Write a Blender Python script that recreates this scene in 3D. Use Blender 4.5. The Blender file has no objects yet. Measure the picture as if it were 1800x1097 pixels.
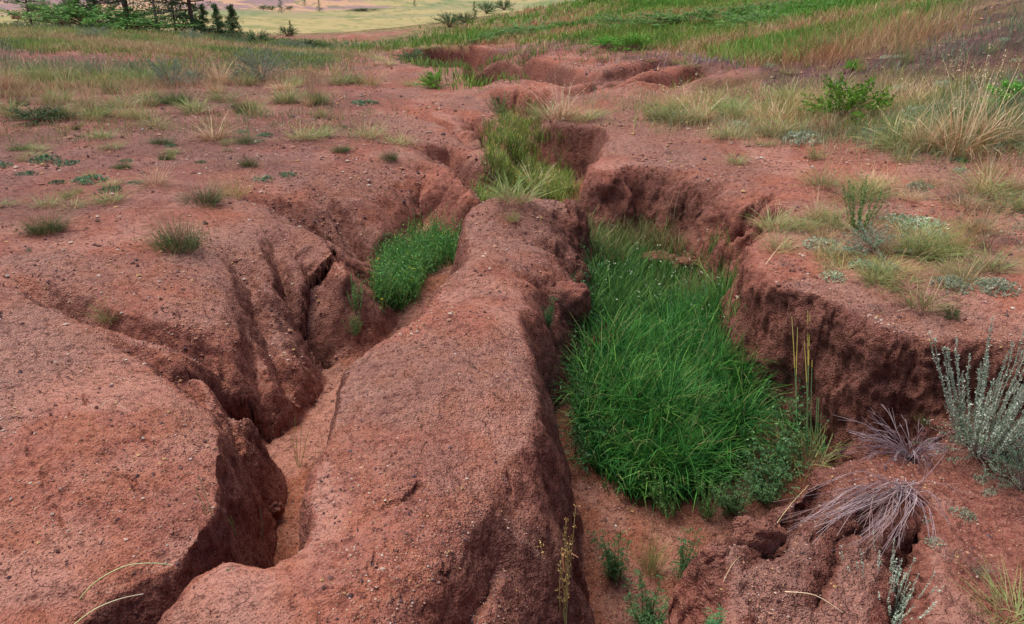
import bpy, math, random, time
import numpy as np
T0 = time.time()
rng = np.random.default_rng(7)
random.seed(7)
S = bpy.context.scene
COL = S.collection

# ------------------------------------------------------------------ camera, light, exposure
CAMH = 1.7; PITCH = math.radians(24.2); FPX = 1400.0
cd = bpy.data.cameras.new('camera'); cam = bpy.data.objects.new('camera', cd); COL.objects.link(cam)
cam.location = (0, 0, CAMH); cam.rotation_euler = (math.pi/2 - PITCH, 0, 0)
cd.sensor_width = 36; cd.lens = 28; cd.clip_start = 0.05; cd.clip_end = 6000
S.camera = cam
W = bpy.data.worlds.new('World'); S.world = W; W.use_nodes = True
wt = W.node_tree; wt.nodes.clear()
sky = wt.nodes.new('ShaderNodeTexSky'); sky.sky_type = 'NISHITA'; sky.sun_disc = False
SUN_EL = math.radians(66); SUN_ROT = math.radians(-60)
sky.sun_elevation = SUN_EL; sky.sun_rotation = SUN_ROT; sky.air_density = 1.0; sky.dust_density = 3.5; sky.ozone_density = 0.6
bg = wt.nodes.new('ShaderNodeBackground'); bg.inputs[1].default_value = 0.052
wo = wt.nodes.new('ShaderNodeOutputWorld')
wt.links.new(sky.outputs[0], bg.inputs[0]); wt.links.new(bg.outputs[0], wo.inputs[0])
sd = bpy.data.lights.new('sun', 'SUN'); sd.energy = 1.5; sd.angle = math.radians(42); sd.color = (1.0, 0.95, 0.88)
sun = bpy.data.objects.new('sun', sd); COL.objects.link(sun)
# direction towards the sun: azimuth measured from +Y clockwise by sun_rotation
sx, sy, sz = math.sin(SUN_ROT)*math.cos(SUN_EL), math.cos(SUN_ROT)*math.cos(SUN_EL), math.sin(SUN_EL)
from mathutils import Vector
sun.rotation_euler = Vector((sx, sy, sz)).to_track_quat('Z', 'Y').to_euler()
S.view_settings.view_transform = 'Standard'; S.view_settings.look = 'None'
S.view_settings.exposure = 1.24; S.view_settings.gamma = 1
S.view_settings.use_curve_mapping = False

# ------------------------------------------------------------------ noise
def _h(ix, iy, iz, seed):
    n = (ix.astype(np.int64)*374761393 + iy.astype(np.int64)*668265263 + iz.astype(np.int64)*2147483647 + seed*1274126177) & 0xffffffff
    n = ((n ^ (n >> 13)) * 1274126177) & 0xffffffff
    n = ((n ^ (n >> 16)) * 2246822519) & 0xffffffff
    return ((n ^ (n >> 15)) & 0xffffff).astype(np.float32) / 8388607.5 - 1.0
def noise2(x, y, seed=0):
    fx = np.floor(x); fy = np.floor(y); tx = x-fx; ty = y-fy
    tx = tx*tx*(3-2*tx); ty = ty*ty*(3-2*ty); z = np.zeros_like(fx)
    a = _h(fx, fy, z, seed); b = _h(fx+1, fy, z, seed); c = _h(fx, fy+1, z, seed); d = _h(fx+1, fy+1, z, seed)
    return (a*(1-tx)+b*tx)*(1-ty) + (c*(1-tx)+d*tx)*ty
def noise3(x, y, z, seed=0):
    fx = np.floor(x); fy = np.floor(y); fz = np.floor(z); tx = x-fx; ty = y-fy; tz = z-fz
    tx = tx*tx*(3-2*tx); ty = ty*ty*(3-2*ty); tz = tz*tz*(3-2*tz)
    r = 0
    for k in (0, 1):
        wz = tz if k else 1-tz
        a = _h(fx, fy, fz+k, seed); b = _h(fx+1, fy, fz+k, seed); c = _h(fx, fy+1, fz+k, seed); d = _h(fx+1, fy+1, fz+k, seed)
        r = r + wz*((a*(1-tx)+b*tx)*(1-ty) + (c*(1-tx)+d*tx)*ty)
    return r
def fbm2(x, y, o=4, seed=0, g=0.5):
    s = 0; a = 1; t = 0
    for i in range(o):
        s = s + a*noise2(x*2**i+13.1*i, y*2**i+7.7*i, seed+i); t += a; a *= g
    return s/t
def sstep(a, b, x):
    t = np.clip((x-a)/(b-a), 0, 1); return t*t*(3-2*t)

# ------------------------------------------------------------------ pixel (of the 1800 px photograph) -> point on the land
def ray(px, py):
    px = np.asarray(px, float); py = np.asarray(py, float)
    a = (px-900)/FPX; b = (548.5-py)/FPX
    return a, math.cos(PITCH)+math.sin(PITCH)*b, -math.sin(PITCH)+math.cos(PITCH)*b
def atz(px, py, z):
    a, b, c = ray(px, py); t = (z-CAMH)/c
    return a*t, b*t
def atr(px, py, r):
    a, b, c = ray(px, py); h = np.hypot(a, b); t = r/h
    return a*t, b*t, CAMH+c*t
def hit(px, py, H, r0=0.8, r1=900, n=1500):
    """first point where the view ray meets the height function H"""
    a, b, c = ray(px, py); h = np.hypot(a, b)
    a = np.atleast_1d(a/h); b = np.atleast_1d(b/h); c = np.atleast_1d(c/h)
    rr = np.exp(np.linspace(math.log(r0), math.log(r1), n))[None, :]
    X = a[:, None]*rr; Y = b[:, None]*rr; Z = CAMH + c[:, None]*rr
    G = H(X.ravel(), Y.ravel()).reshape(X.shape)
    below = (Z <= G); below[:, -1] = True
    i = np.argmax(below, axis=1); i = np.maximum(i, 1); k = np.arange(len(i))
    d0 = (Z-G)[k, i-1]; d1 = (Z-G)[k, i]; f = np.clip(d0/np.maximum(d0-d1, 1e-9), 0, 1)
    x = X[k, i-1]*(1-f)+X[k, i]*f; y = Y[k, i-1]*(1-f)+Y[k, i]*f; z = Z[k, i-1]*(1-f)+Z[k, i]*f
    return x, y, z

# ------------------------------------------------------------------ base lie of the land (thin-plate spline over bearing and log distance)
ctl = []
def cz(px, py, z):
    x, y = atz(px, py, z); ctl.append((math.atan2(x, y), math.log(math.hypot(x, y)), z))
def cr(px, py, r):
    x, y, z = atr(px, py, r); ctl.append((math.atan2(x, y), math.log(r), float(z)))
for a in [(-100,1600,.1),(900,1600,.02),(1900,1600,.05),(900,1097,0),(0,1097,.05),(1800,1097,.03),(-100,700,.1),(300,450,.05),(900,700,-.02),(900,450,-.04),
          (1500,450,.05),(1850,450,.14),(1850,300,.28),(1500,250,.16),(1100,270,.02),(0,300,.1),(400,250,0),(700,230,-.06),(1100,170,0),(1400,130,.25),
          (750,150,-.2),(600,110,-.3),(100,120,.0),(300,60,-.25),(0,45,-.05),(430,75,-.45),(640,85,-.75),(850,90,-.55),(1100,100,.0)]: cz(*a)
for a in [(1400,40,17),(1650,30,14),(1800,40,11),(1100,45,21),(1250,15,26),(860,28,36),(1040,3,48),(760,66,25),(930,45,30),(1300,-60,42),(1800,-150,34),(1600,-260,120),(1900,-300,120),
          (450,50,200),(700,66,170),(250,45,220),(0,30,210),(700,22,420),(560,27,380),(950,8,520),(480,12,470),(300,22,330),(50,12,330),(0,-40,560),(250,-30,600),(500,-18,640),(700,-12,900),(950,-30,1100),
          (-60,-60,1400),(900,-60,1600),(1500,-300,1400)]: cr(*a)
for px, r, z in [(860,75,-9),(1060,110,-9),(700,80,-9),(300,70,-7),(0,70,-6),(950,150,-14),(1150,220,-10)]:
    a, b, c = ray(px, 30); ctl.append((math.atan2(a, b), math.log(r), z))
ctl = np.array(ctl); CP = ctl[:, :2].copy()
KU = 1.6; CP[:, 0] *= KU
def tpsk(d2): return 0.5*d2*np.log(d2+1e-12)
n = len(CP); A = np.zeros((n+3, n+3))
A[:n, :n] = tpsk(((CP[:, None]-CP[None])**2).sum(-1)) + np.eye(n)*1e-4
A[:n, n] = 1; A[:n, n+1:] = CP; A[n:, :n] = A[:n, n:].T
TW = np.linalg.solve(A, np.r_[ctl[:, 2]/(np.exp(ctl[:, 1])+3), 0, 0, 0])
# tabulate on a (bearing, log r) grid
GU = np.linspace(-1.1, 1.1, 221); GV = np.linspace(math.log(.25), math.log(2600), 480)
gu, gv = np.meshgrid(GU, GV, indexing='ij'); P = np.c_[gu.ravel()*KU, gv.ravel()]
Z = np.zeros(len(P))
for i in range(n): Z += TW[i]*tpsk((P[:, 0]-CP[i, 0])**2+(P[:, 1]-CP[i, 1])**2)
Z += TW[n] + P@TW[n+1:]
ZT = Z.reshape(gu.shape)*(np.exp(gv)+3)
near = sstep(math.log(1.3), math.log(.6), GV)[None, :]
ZT = ZT*(1-near) + near*0.02
def lookup(T, u, v):
    fu = np.clip((u-GU[0])/(GU[1]-GU[0]), 0, len(GU)-1.001); fv = np.clip((v-GV[0])/(GV[1]-GV[0]), 0, len(GV)-1.001)
    i = fu.astype(int); j = fv.astype(int); a = fu-i; b = fv-j
    return (T[i, j]*(1-b)+T[i, j+1]*b)*(1-a) + (T[i+1, j]*(1-b)+T[i+1, j+1]*b)*a
def B(x, y):
    u = np.arctan2(x, y); v = np.log(np.maximum(np.hypot(x, y), .26))
    z = lookup(ZT, np.clip(u, -1.05, 1.05), v)
    w = sstep(1.05, math.pi, np.abs(u))
    m = 0.5*(lookup(ZT, 1.05+0*u, v)+lookup(ZT, -1.05+0*u, v))
    return z*(1-w)+m*w

# ------------------------------------------------------------------ carving
def catmull(P, closed, k=5):
    P = np.array(P, float); n = len(P); out = []
    rngi = range(n if closed else n-1)
    for i in rngi:
        p0 = P[(i-1) % n] if closed or i > 0 else P[i]; p1 = P[i]; p2 = P[(i+1) % n]
        p3 = P[(i+2) % n] if closed or i+2 < n else P[(i+1) % n]
        for j in range(k):
            t = j/k
            out.append(.5*((2*p1)+(-p0+p2)*t+(2*p0-5*p1+4*p2-p3)*t*t+(-p0+3*p1-3*p2+p3)*t**3))
    if not closed: out.append(P[-1])
    return np.array(out)
def seg_dist(X, Y, P, closed):
    """distance to polyline P (x, y, attrs...), attribute interpolation at the nearest point, inside flag"""
    Q = np.roll(P, -1, 0) if closed else P[1:]
    P_ = P if closed else P[:-1]
    best = np.full(X.shape, 1e9); att = [np.zeros(X.shape) for _ in range(P.shape[1]-2)]; ins = np.zeros(X.shape, bool)
    for p, q in zip(P_, Q):
        dx, dy = q[0]-p[0], q[1]-p[1]; L = dx*dx+dy*dy+1e-12
        t = np.clip(((X-p[0])*dx+(Y-p[1])*dy)/L, 0, 1)
        d = (X-p[0]-t*dx)**2+(Y-p[1]-t*dy)**2
        m = d < best; best = np.where(m, d, best)
        for k in range(len(att)): att[k] = np.where(m, p[k+2]*(1-t)+q[k+2]*t, att[k])
        if closed and abs(dy) > 1e-12:
            c = ((p[1] > Y) != (q[1] > Y)) & (X < dx*(Y-p[1])/dy+p[0]); ins ^= c
    return np.sqrt(best), att, ins
class Raster:
    def __init__(s, x0, x1, y0, y1, st):
        s.x = np.arange(x0, x1, st); s.y = np.arange(y0, y1, st); s.st = st
        s.X, s.Y = np.meshgrid(s.x, s.y, indexing='ij'); s.L = {}
    def get(s, name, x, y):
        T = s.L[name]
        fx = np.clip((x-s.x[0])/s.st, 0, len(s.x)-1.001); fy = np.clip((y-s.y[0])/s.st, 0, len(s.y)-1.001)
        i = fx.astype(int); j = fy.astype(int); a = fx-i; b = fy-j
        return (T[i, j]*(1-b)+T[i, j+1]*b)*(1-a)+(T[i+1, j]*(1-b)+T[i+1, j+1]*b)*a
def lipworld(pts):
    out = []
    for p in pts:
        px, py, w = p[:3]; rr = p[3] if len(p) > 3 and p[3] is not None else .07
        if len(p) > 4: x, y = atz(px, py, p[4])
        else: x, y, _ = hit(px, py, B, n=500); x = x[0]; y = y[0]
        out.append((float(x), float(y), w, rr))
    return out
def tpsfit(pts):
    xy = np.array([atz(a, b, c) for a, b, c in pts]); z = np.array([c for a, b, c in pts]); n = len(xy)
    A = np.zeros((n+3, n+3)); A[:n, :n] = tpsk(((xy[:, None]-xy[None])**2).sum(-1))+np.eye(n)*1e-3
    A[:n, n] = 1; A[:n, n+1:] = xy; A[n:, :n] = A[:n, n:].T
    w = np.linalg.solve(A, np.r_[z, 0, 0, 0])
    def f(x, y):
        s = w[n]+w[n+1]*x+w[n+2]*y
        for i in range(n): s = s+w[i]*tpsk((x-xy[i, 0])**2+(y-xy[i, 1])**2)
        return s
    return f
TZ = -.34
bank_r = [(1310,435,.10,.03),(1322,468,.10,.03),(1370,497,.08,.03),(1440,518,.08,.03),(1500,545,.08,.03),(1560,572,.1,.03),(1630,585,.1,.03),(1700,590,.1,.03),(1820,600,.15),(2000,610,.2)]
terrace = [(1260,470,.3)] + bank_r + [(2600,700,.3),(2600,2200,.3),(1500,2600,.3),(1120,1500,.3),(1150,1100,.3),(1200,800,.3)]
gully = [(30,1300,.2),(122,1135,.10,.05),(178,1058,.10,.05),(242,1008,.10,.05),(310,978,.07,.04),(358,935,.06,.04),(392,880,.06,.04),(400,806,.06,.04),(400,752,.06,.04),(382,724,.12,.05),(392,688,.15,.06),(402,655,.14),(362,622,.2),(300,600,.34),
 (340,556,.5,.1),(385,515,.52,.12),(405,470,.55,.12),(430,440,.6,.12),(465,430,.6,.12),(490,400,.6,.12),(540,398,.5,.12),(592,425,.42,.1),(596,440,.35,.08),(570,392,.4,.1),(490,362,.5,.1),
 (510,330,.6,.12),(590,318,.65,.12),(680,285,.6,.1),(755,277,.5,.1),(808,294,.3,.08),(826,318,.25,.08),(800,285,.3),(745,255,.4),(770,232,.4),(820,237,.35),(850,262,.25),(848,245,.3),(815,215,.4),(800,196,.4),(840,196,.4),(880,210,.25),(888,228,.2),
 (884,205,.3),(862,190,.4),(838,176,.5),(850,172,.35),(890,166,.35),(940,166,.35),(985,172,.35),(968,190,.4),(950,205,.2),(958,216,.12),(1000,219,.12),(1052,222,.12),(1058,245,.12),(1040,278,.12),(1032,290,.15),
 (1060,300,.22),(1110,291,.25),(1170,294,.28),(1225,306,.3),(1262,322,.32),(1290,338,.4),(1330,350,.45),(1372,362,.4),(1352,392,.22),(1312,428,.14)] + bank_r[:7] + \
 [(1690,620,.15),(1680,760,.12,.05,TZ),(1610,786,.12,.05,TZ),(1545,796,.12,.05,TZ),(1450,818,.12,.06,TZ),(1395,868,.14,.06,TZ),(1345,918,.16,.06,TZ),(1290,962,.2,.06,TZ),(1262,1020,.25,.08,TZ-.05),(1262,1080,.25,.08,TZ-.06),(1240,1200,.25,.08,TZ),(1190,1450,.3,.08,TZ),
 (700,1500,.4),(750,1160,.4,.12),(795,1065,.45,.2),(845,1005,.42,.2),(880,950,.38,.2),(925,880,.32,.18),(960,820,.24,.16),(982,760,.16,.13),(988,700,.12,.12),(972,640,.12,.1),(948,590,.12,.1),(932,545,.14,.07),(924,495,.3,.04),(916,450,.45,.03),(922,402,.5,.03),(948,368,.45,.03),(985,352,.35,.03),
 (992,342,.2),(945,331,.15),(885,328,.15),(845,335,.12),(826,348,.12),(818,372,.12),(806,400,.12),(812,428,.14),(795,452,.16,.1),(752,488,.18,.1),(732,520,.2,.12),(690,555,.12,.08),(640,580,.10,.08),(597,604,.10,.08),(580,635,.10,.08),(568,675,.10,.08),(562,715,.10,.07),(548,760,.09,.07),(530,812,.09,.07),(520,860,.08,.06),
 (516,920,.1,.06),(492,944,.1,.06),(465,962,.1,.05),(440,952,.12),(400,944,.14),(335,968,.16,.1),(266,1028,.16,.1),(228,1097,.16,.1),(170,1240,.2)]
floor_pts = [(210,1090,-.72),(330,990,-.7),(500,850,-.64),(560,650,-.62),(640,560,-.56),(720,470,-.55),(840,360,-.5),(900,270,-.5),(900,205,-.42),(980,300,-.56),(1080,400,-.6),(1200,440,-.62),(1150,500,-.65),(1150,650,-.76),(1350,720,-.76),
 (1250,800,-.78),(1100,900,-.88),(1130,1080,-.95),(1450,760,-.8),(1620,740,-.66),(950,1400,-.95),(1010,560,-.62)]
R1 = Raster(-4.2, 6.0, .3, 12.5, .016)
pw = catmull(lipworld(gully), True, 4); tw = catmull(lipworld(terrace), True, 3)
arc = np.r_[0, np.cumsum(np.hypot(*np.diff(pw[:, :2], axis=0).T))]; pw = np.c_[pw, arc]; pw[-1, 4] = arc[-1]
d, (w, rr, sl_), ins = seg_dist(R1.X, R1.Y, pw, True); R1.L['s'] = sl_
d = np.where(ins, d, -d); R1.L['d'] = d; R1.L['w'] = np.maximum(w, .05); R1.L['rr'] = rr
# soften attribute jumps on medial axes
def blur(T, k, it=2):
    for _ in range(it):
        for ax in (0, 1):
            c = np.cumsum(np.concatenate([np.repeat(np.take(T, [0], ax), k+1, ax), T, np.repeat(np.take(T, [-1], ax), k, ax)], ax), ax)
            n_ = T.shape[ax]
            T = (np.take(c, range(2*k+1, 2*k+1+n_), ax)-np.take(c, range(0, n_), ax))/(2*k+1)
    return T
R1.L['w'] = blur(R1.L['w'], 4); R1.L['rr'] = blur(R1.L['rr'], 4)
d, (w, rr), ins = seg_dist(R1.X, R1.Y, tw, True)
R1.L['td'] = np.where(ins, d, -d); R1.L['tw'] = np.maximum(w, .05)
R1.L['fl'] = tpsfit(floor_pts)(R1.X, R1.Y)
print('rasters', time.time()-T0)

def prof(t):
    t = np.clip(t, 0, 1)
    return sstep(0, 1, t**1.15)*.45 + .55*(1-(1-np.clip(t, 0, 1)**1.7)**1.35)
rills_r = None
def wall_warp(x, y):
    m = sstep(14, 7, np.hypot(x, y))
    wx = .035*fbm2(x*3.1, y*3.1, 3, 11)+.012*fbm2(x*14, y*14, 2, 21); wy = .035*fbm2(x*3.1, y*3.1, 3, 12)+.012*fbm2(x*14, y*14, 2, 22)
    return x+wx*m, y+wy*m
def H0(x, y):
    """land with both carvings; returns height and carved amount 0..1"""
    b = B(x, y)
    r = np.hypot(x, y)
    inb = (x > -4.1) & (x < 5.9) & (y > .4) & (y < 12.3)
    z = b.copy(); car = np.zeros_like(b)
    if inb.any():
        xi = x[inb]; yi = y[inb]; bi = b[inb]
        xw, yw = wall_warp(xi, yi)
        td = R1.get('td', xw, yw); t1 = prof((td+.05)/(R1.get('tw', xw, yw)+.05))
        slope = TZ - .0*xi
        z1 = bi*(1-t1)+slope*t1
        d = R1.get('d', xw, yw); w = R1.get('w', xw, yw); rr = R1.get('rr', xw, yw)
        s_ = R1.get('s', xw, yw); ins_ = sstep(-.12, .10, d)
        f1_ = 1-2*np.abs(noise2(s_*2.6, s_*0, 801)); f2_ = 1-2*np.abs(noise2(s_*6.5, s_*0+3, 802)); f3_ = noise2(s_*17, s_*0+5, 803)
        fs_ = np.where(xi > .45, .45, 1.); d = d - ins_*(.055*f1_+fs_*.035*f2_+fs_*.012*f3_)*np.clip(w/.3, .35, 1.2)
        t2 = prof((d+rr)/(w+rr))
        soft = np.where(xi > .45, .02, .095)*sstep(13, 8, yi)
        z1 = z1 - soft*np.exp(np.minimum(d, 0)/.24)*(1-.6*t1)
        f = np.minimum(R1.get('fl', xi, yi), bi-.15)
        f = f + .03*fbm2(xi*2.3, yi*2.3, 3, 31)
        z2 = z1*(1-t2)+f*t2
        z[inb] = z2; car[inb] = np.maximum(t2, t1*.001); global TER; TER = np.zeros_like(b); TER[inb] = t1*(1-t2)
    return z, car
# far gullies: lips (px, py, width, rounding) and depth
far_g = []
def fargully(pts, dep, x0=None):
    P = catmull(lipworld([(a, b, c, .1) for a, b, c in pts]), True, 4)
    m = P[:, :2].min(0)-.6, P[:, :2].max(0)+.6
    R = Raster(m[0][0], m[1][0], m[0][1], m[1][1], .05)
    d, (w, rr), ins = seg_dist(R.X, R.Y, P, True); R.L['d'] = np.where(ins, d, -d); R.L['w'] = blur(w, 3); R.box = (m[0][0]+.1, m[1][0]-.1, m[0][1]+.1, m[1][1]-.1); R.dep = dep
    far_g.append(R)
fargully([(700,99,.5),(745,88,.15),(800,84,.12),(850,86,.15),(905,92,.3),(912,98,.5),(880,104,.6),(850,112,.8),(790,118,.9),(740,112,.9)], .75)
fargully([(820,126,.2),(835,113,.14),(865,109,.14),(910,110,.14),(960,114,.16),(1010,122,.3),(1060,146,.4),(1000,152,.3),(960,151,.3),(900,149,.3),(850,151,.3),(826,140,.3)], .62)
for pts_, h_ in [([(838,170),(846,156),(880,147),(930,146),(985,152),(1012,162),(960,173),(890,174)], .16),
        ([(1000,154),(1035,132),(1110,118),(1190,107),(1236,111),(1155,126),(1092,142),(1062,158),(1015,162)], .24),
        ([(1076,160),(1112,141),(1180,126),(1270,117),(1305,124),(1225,138),(1180,152),(1130,162)], .22),
        ([(1192,160),(1232,143),(1300,130),(1385,128),(1370,146),(1290,160)], .20),
        ([(896,106),(935,92),(1000,83),(1075,85),(1070,97),(1000,104),(945,109)], .20),
        ([(640,112),(690,106),(730,118),(790,130),(810,142),(760,146),(680,134)], .12)]:
    fargully([(a_, b_, .30) for a_, b_ in pts_], -.62*h_)
# rills: polylines running down the slopes
def H1(x, y):
    z, car = H0(x, y)
    for R in far_g:
        m = (x > R.box[0]) & (x < R.box[1]) & (y > R.box[2]) & (y < R.box[3])
        if m.any():
            xs = x[m]; ys = y[m]; t = prof((R.get('d', xs, ys)+.12+.05*fbm2(xs*3, ys*3, 2, 5))/(R.get('w', xs, ys)+.12))
            z[m] -= R.dep*t
            if R.dep > 0: car[m] = np.maximum(car[m], t)
    return z, car
H1z = lambda x, y: H1(x, y)[0]
rills = [
 ([(190,592),(290,640),(345,682),(392,722),(430,790)], .065, .13),
 ([(0,478),(90,512),(170,548),(250,575),(330,598),(388,640),(402,700),(440,770)], .09, .15),
 ([(395,430),(440,500),(470,590),(500,660),(520,720)], .075, .15),
 ([(470,405),(490,460),(515,540),(560,610),(575,640)], .07, .17),
 ([(425,520),(440,600),(462,690),(480,740)], .06, .11),
 ([(415,340),(470,352),(540,380),(596,420),(622,480)], .12, .11),
 ([(540,318),(590,360),(625,420),(650,450)], .07, .13),
 ([(680,310),(710,350),(730,390)], .06, .05),
 ([(600,222),(680,240),(745,262),(790,285),(832,335)], .10, .14),
 ([(690,268),(720,285),(745,300)], .06, .04),
 ([(690,180),(740,200),(800,222),(852,268)], .12, .14),
 ([(840,188),(862,200),(890,225)], .06, .05),
 ([(1210,430),(1225,380),(1250,345),(1275,322)], .06, .10),
 ([(1255,440),(1285,395),(1330,362),(1372,340)], .05, .12),
 ([(1300,420),(1345,385),(1390,372)], .05, .08),
 ([(1110,330),(1120,370),(1125,400)], .04, .04),
 ([(1620,880),(1606,950),(1596,1020),(1588,1080),(1560,1160)], .05, .32),
 ([(885,935),(862,985),(838,1030),(800,1075),(760,1120)], .05, .08),
 ([(905,600),(935,650),(950,700),(960,760)], .05, .025),
 ([(985,163),(1040,140),(1110,124),(1200,112)], .13, .22),
 ([(1068,156),(1120,136),(1190,124),(1260,118)], .12, .22),
 ([(1010,150),(1060,128),(1120,112),(1180,104)], .12, .18),
 ([(1210,156),(1270,142),(1350,136)], .12, .18),
 ([(905,150),(915,130),(930,112)], .12, .15),
 ([(1140,158),(1200,138),(1290,128)], .22, .2),
 ([(890,120),(930,98),(1000,90)], .14, .2),
 ([(1570,585),(1585,640),(1600,700)], .04, .06),
 ([(1410,520),(1405,580),(1395,640)], .03, .04),
 ([(1340,480),(1335,560),(1330,620)], .04, .05),
 ([(1300,1030),(1345,985),(1400,930),(1470,870)], .04, .11),
 ([(1420,1090),(1455,1020),(1480,960),(1560,900)], .045, .12),
]
# shrinkage cracks in the crust
for pts in [[(716,656),(713,676),(726,684),(740,695),(734,712),(712,727)], [(683,788),(706,798),(703,818),(698,827),(722,826),(745,821),(775,829)], [(745,821),(748,808),(760,795)], [(727,748),(741,762),(734,776)], [(706,798),(720,788)],
            [(625,927),(660,918),(700,905),(722,890),(738,872)], [(820,640),(838,652),(836,668)], [(600,760),(618,772),(622,790)], [(880,830),(890,850),(884,872)], [(40,760),(62,790),(55,820),(80,845)], [(62,790),(90,782)], [(120,700),(150,712),(160,735)],
            [(250,780),(262,800),(290,806)], [(85,900),(110,915),(112,940)], [(200,860),(232,868),(240,890)], [(1540,660),(1570,650),(1580,680),(1575,710),(1560,690)], [(1480,690),(1500,700),(1530,690)], [(1345,690),(1370,660),(1385,630)],
            [(1340,930),(1362,945),(1372,975),(1360,1000)], [(1420,1000),(1440,960),(1450,930)], [(1300,1040),(1320,1010),(1335,985)]]:
    P_ = [pts[0]]
    for a_, b_ in zip(pts[:-1], pts[1:]):
        mx, my = (a_[0]+b_[0])/2+random.uniform(-4, 4), (a_[1]+b_[1])/2+random.uniform(-3, 3); P_ += [(mx, my), b_]
    rills.append((P_, .0075, .015))
for k_ in range(26):
    cx_, cy_ = (random.uniform(20, 380), random.uniform(560, 1000)) if k_ % 2 else (random.uniform(580, 950), random.uniform(620, 1080))
    a_ = random.uniform(0, 6.28); P_ = [(cx_, cy_)]
    for j_ in range(random.randint(5, 9)):
        a_ += random.gauss(0, .8); cx_ += math.cos(a_)*12; cy_ += math.sin(a_)*8; P_.append((cx_, cy_))
    rills.append((P_, .006, random.uniform(.005, .009)))
RL = []
for pts, w, dep in rills:
    p = np.array(pts, float); x, y, z = hit(p[:, 0], p[:, 1], H1z, r1=60)
    P = catmull(np.c_[x, y, np.interp(np.arange(len(x)), [0, 1, len(x)-1], [0, 1, 1])*dep], False, 5)
    P[-4:, 2] *= np.linspace(1, .2, 4)
    if w > .01: w = w
    RL.append((P, w, P[:, :2].min(0)-w*2.6, P[:, :2].max(0)+w*2.6))
def HH(x, y):
    z, car = H1(x, y)
    xw = x+.03*fbm2(x*5, y*5, 2, 71)+.006*noise2(x*40, y*40, 73); yw = y+.03*fbm2(x*5, y*5, 2, 72)+.006*noise2(x*40, y*40, 74)
    for P, w, lo, hi in RL:
        m = (x > lo[0]) & (x < hi[0]) & (y > lo[1]) & (y < hi[1])
        if m.any():
            d, (dep,), _ = seg_dist(xw[m], yw[m], P, False)
            z[m] -= dep*(.5*np.exp(-(d/w)**2)+.5*np.clip(1-d/(w*1.1), 0, 1))
    r = np.hypot(x, y)
    q = sstep(60, 20, r)
    for hx, hy, hr, ha in BUMPS:
        z = z + ha*np.exp(-((x-hx)**2*.35+(y-hy)**2)/hr**2)
    z = z + q*(.022*fbm2(x*1.1, y*1.1, 3, 41)*(1-.5*car) + .008*fbm2(x*6, y*6, 3, 43))
    far = sstep(60, 300, r)
    z = z + far*3.0*fbm2(x/60, y/60, 4, 51)*sstep(0, 1, r/400)
    return z, car
# low swellings of the land around the far shelves
BUMPS = []
for px, py, hr, ha in [(1010, 104, .9, .08), (780, 88, .8, .08), (790, 563, .035, .022)]:
    bx_, by_, _ = hit(px, py, B, n=500); BUMPS.append((float(bx_[0]), float(by_[0]), hr, ha))
for px, py, zz, hr, ha in [(915, 372, 0, .28, .17), (880, 450, 0, .20, .05), (845, 560, 0, .24, .06), (790, 690, 0, .28, .07), (745, 850, 0, .26, .06), (640, 1010, 0, .24, .05), (140, 820, 0, .42, .09), (1400, 960, TZ, .16, .11), (1480, 880, TZ, .18, .08), (1350, 1040, TZ, .14, .07)]:
    bx_, by_ = atz(px, py, zz); BUMPS.append((float(bx_), float(by_), hr, ha))
HZ = lambda x, y: HH(x, y)[0]
# ------------------------------------------------------------------ ground mesh (polar sheet, rows spaced by how much land each covers)
def mesh_from(name, V, F, smooth=True):
    me = bpy.data.meshes.new(name)
    V = np.asarray(V, np.float32); F = np.asarray(F, np.int32)
    me.vertices.add(len(V)); me.vertices.foreach_set('co', V.ravel())
    k = F.shape[1]
    me.loops.add(F.size); me.loops.foreach_set('vertex_index', F.ravel())
    me.polygons.add(len(F)); me.polygons.foreach_set('loop_start', np.arange(0, F.size, k, dtype=np.int32))
    me.polygons.foreach_set('use_smooth', np.full(len(F), smooth))
    me.update(calc_edges=True)
    return me
def addcol(me, name, C):
    a = me.color_attributes.new(name, 'FLOAT_COLOR', 'POINT')
    C = np.asarray(C, np.float32)
    if C.shape[1] == 3: C = np.c_[C, np.ones(len(C), np.float32)]
    a.data.foreach_set('color', C.ravel())
NR = 900
UD = np.linspace(-.86, .86, 1080)
UO = np.linspace(.86, 2*math.pi-.86, 90)[1:-1]
U = np.r_[UD, UO]; NU = len(U)
# stage 1: coarse table for row placement
cu = np.linspace(-.9, .9, 300); cv = np.linspace(math.log(.5), math.log(2200), 1900)
CU_, CV_ = np.meshgrid(cu, cv, indexing='ij'); rr_ = np.exp(CV_)
zc = HH((rr_*np.sin(CU_)).ravel(), (rr_*np.cos(CU_)).ravel())[0].reshape(CU_.shape)
dr = np.diff(rr_, axis=1); dz = np.diff(zc, axis=1); rm = (rr_[:, 1:]+rr_[:, :-1])/2; hm = CAMH-(zc[:, 1:]+zc[:, :-1])/2
D2 = rm**2+hm**2
face = np.abs(hm*dr+rm*dz)/D2            # angle swept as seen
full = np.sqrt(dr**2+dz**2)/np.sqrt(D2)
wgt = face + .22*full*np.clip(6/rm, .05, 1) + .0003
wgt = blur(wgt, 4, 2)
cum = np.concatenate([np.zeros((len(cu), 1)), np.cumsum(wgt, 1)], 1); cum /= cum[:, -1:]
rows = np.linspace(0, 1, NR)
tab = np.array([np.interp(rows, cum[i], cv) for i in range(len(cu))])    # 300 x NR
Uc = np.clip(np.where(U > math.pi, U-2*math.pi, U), -.9, .9)
Uc = np.where(U > .87, np.interp(U, [.86, 2*math.pi-.86], [.86, -.86]), Uc)
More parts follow.
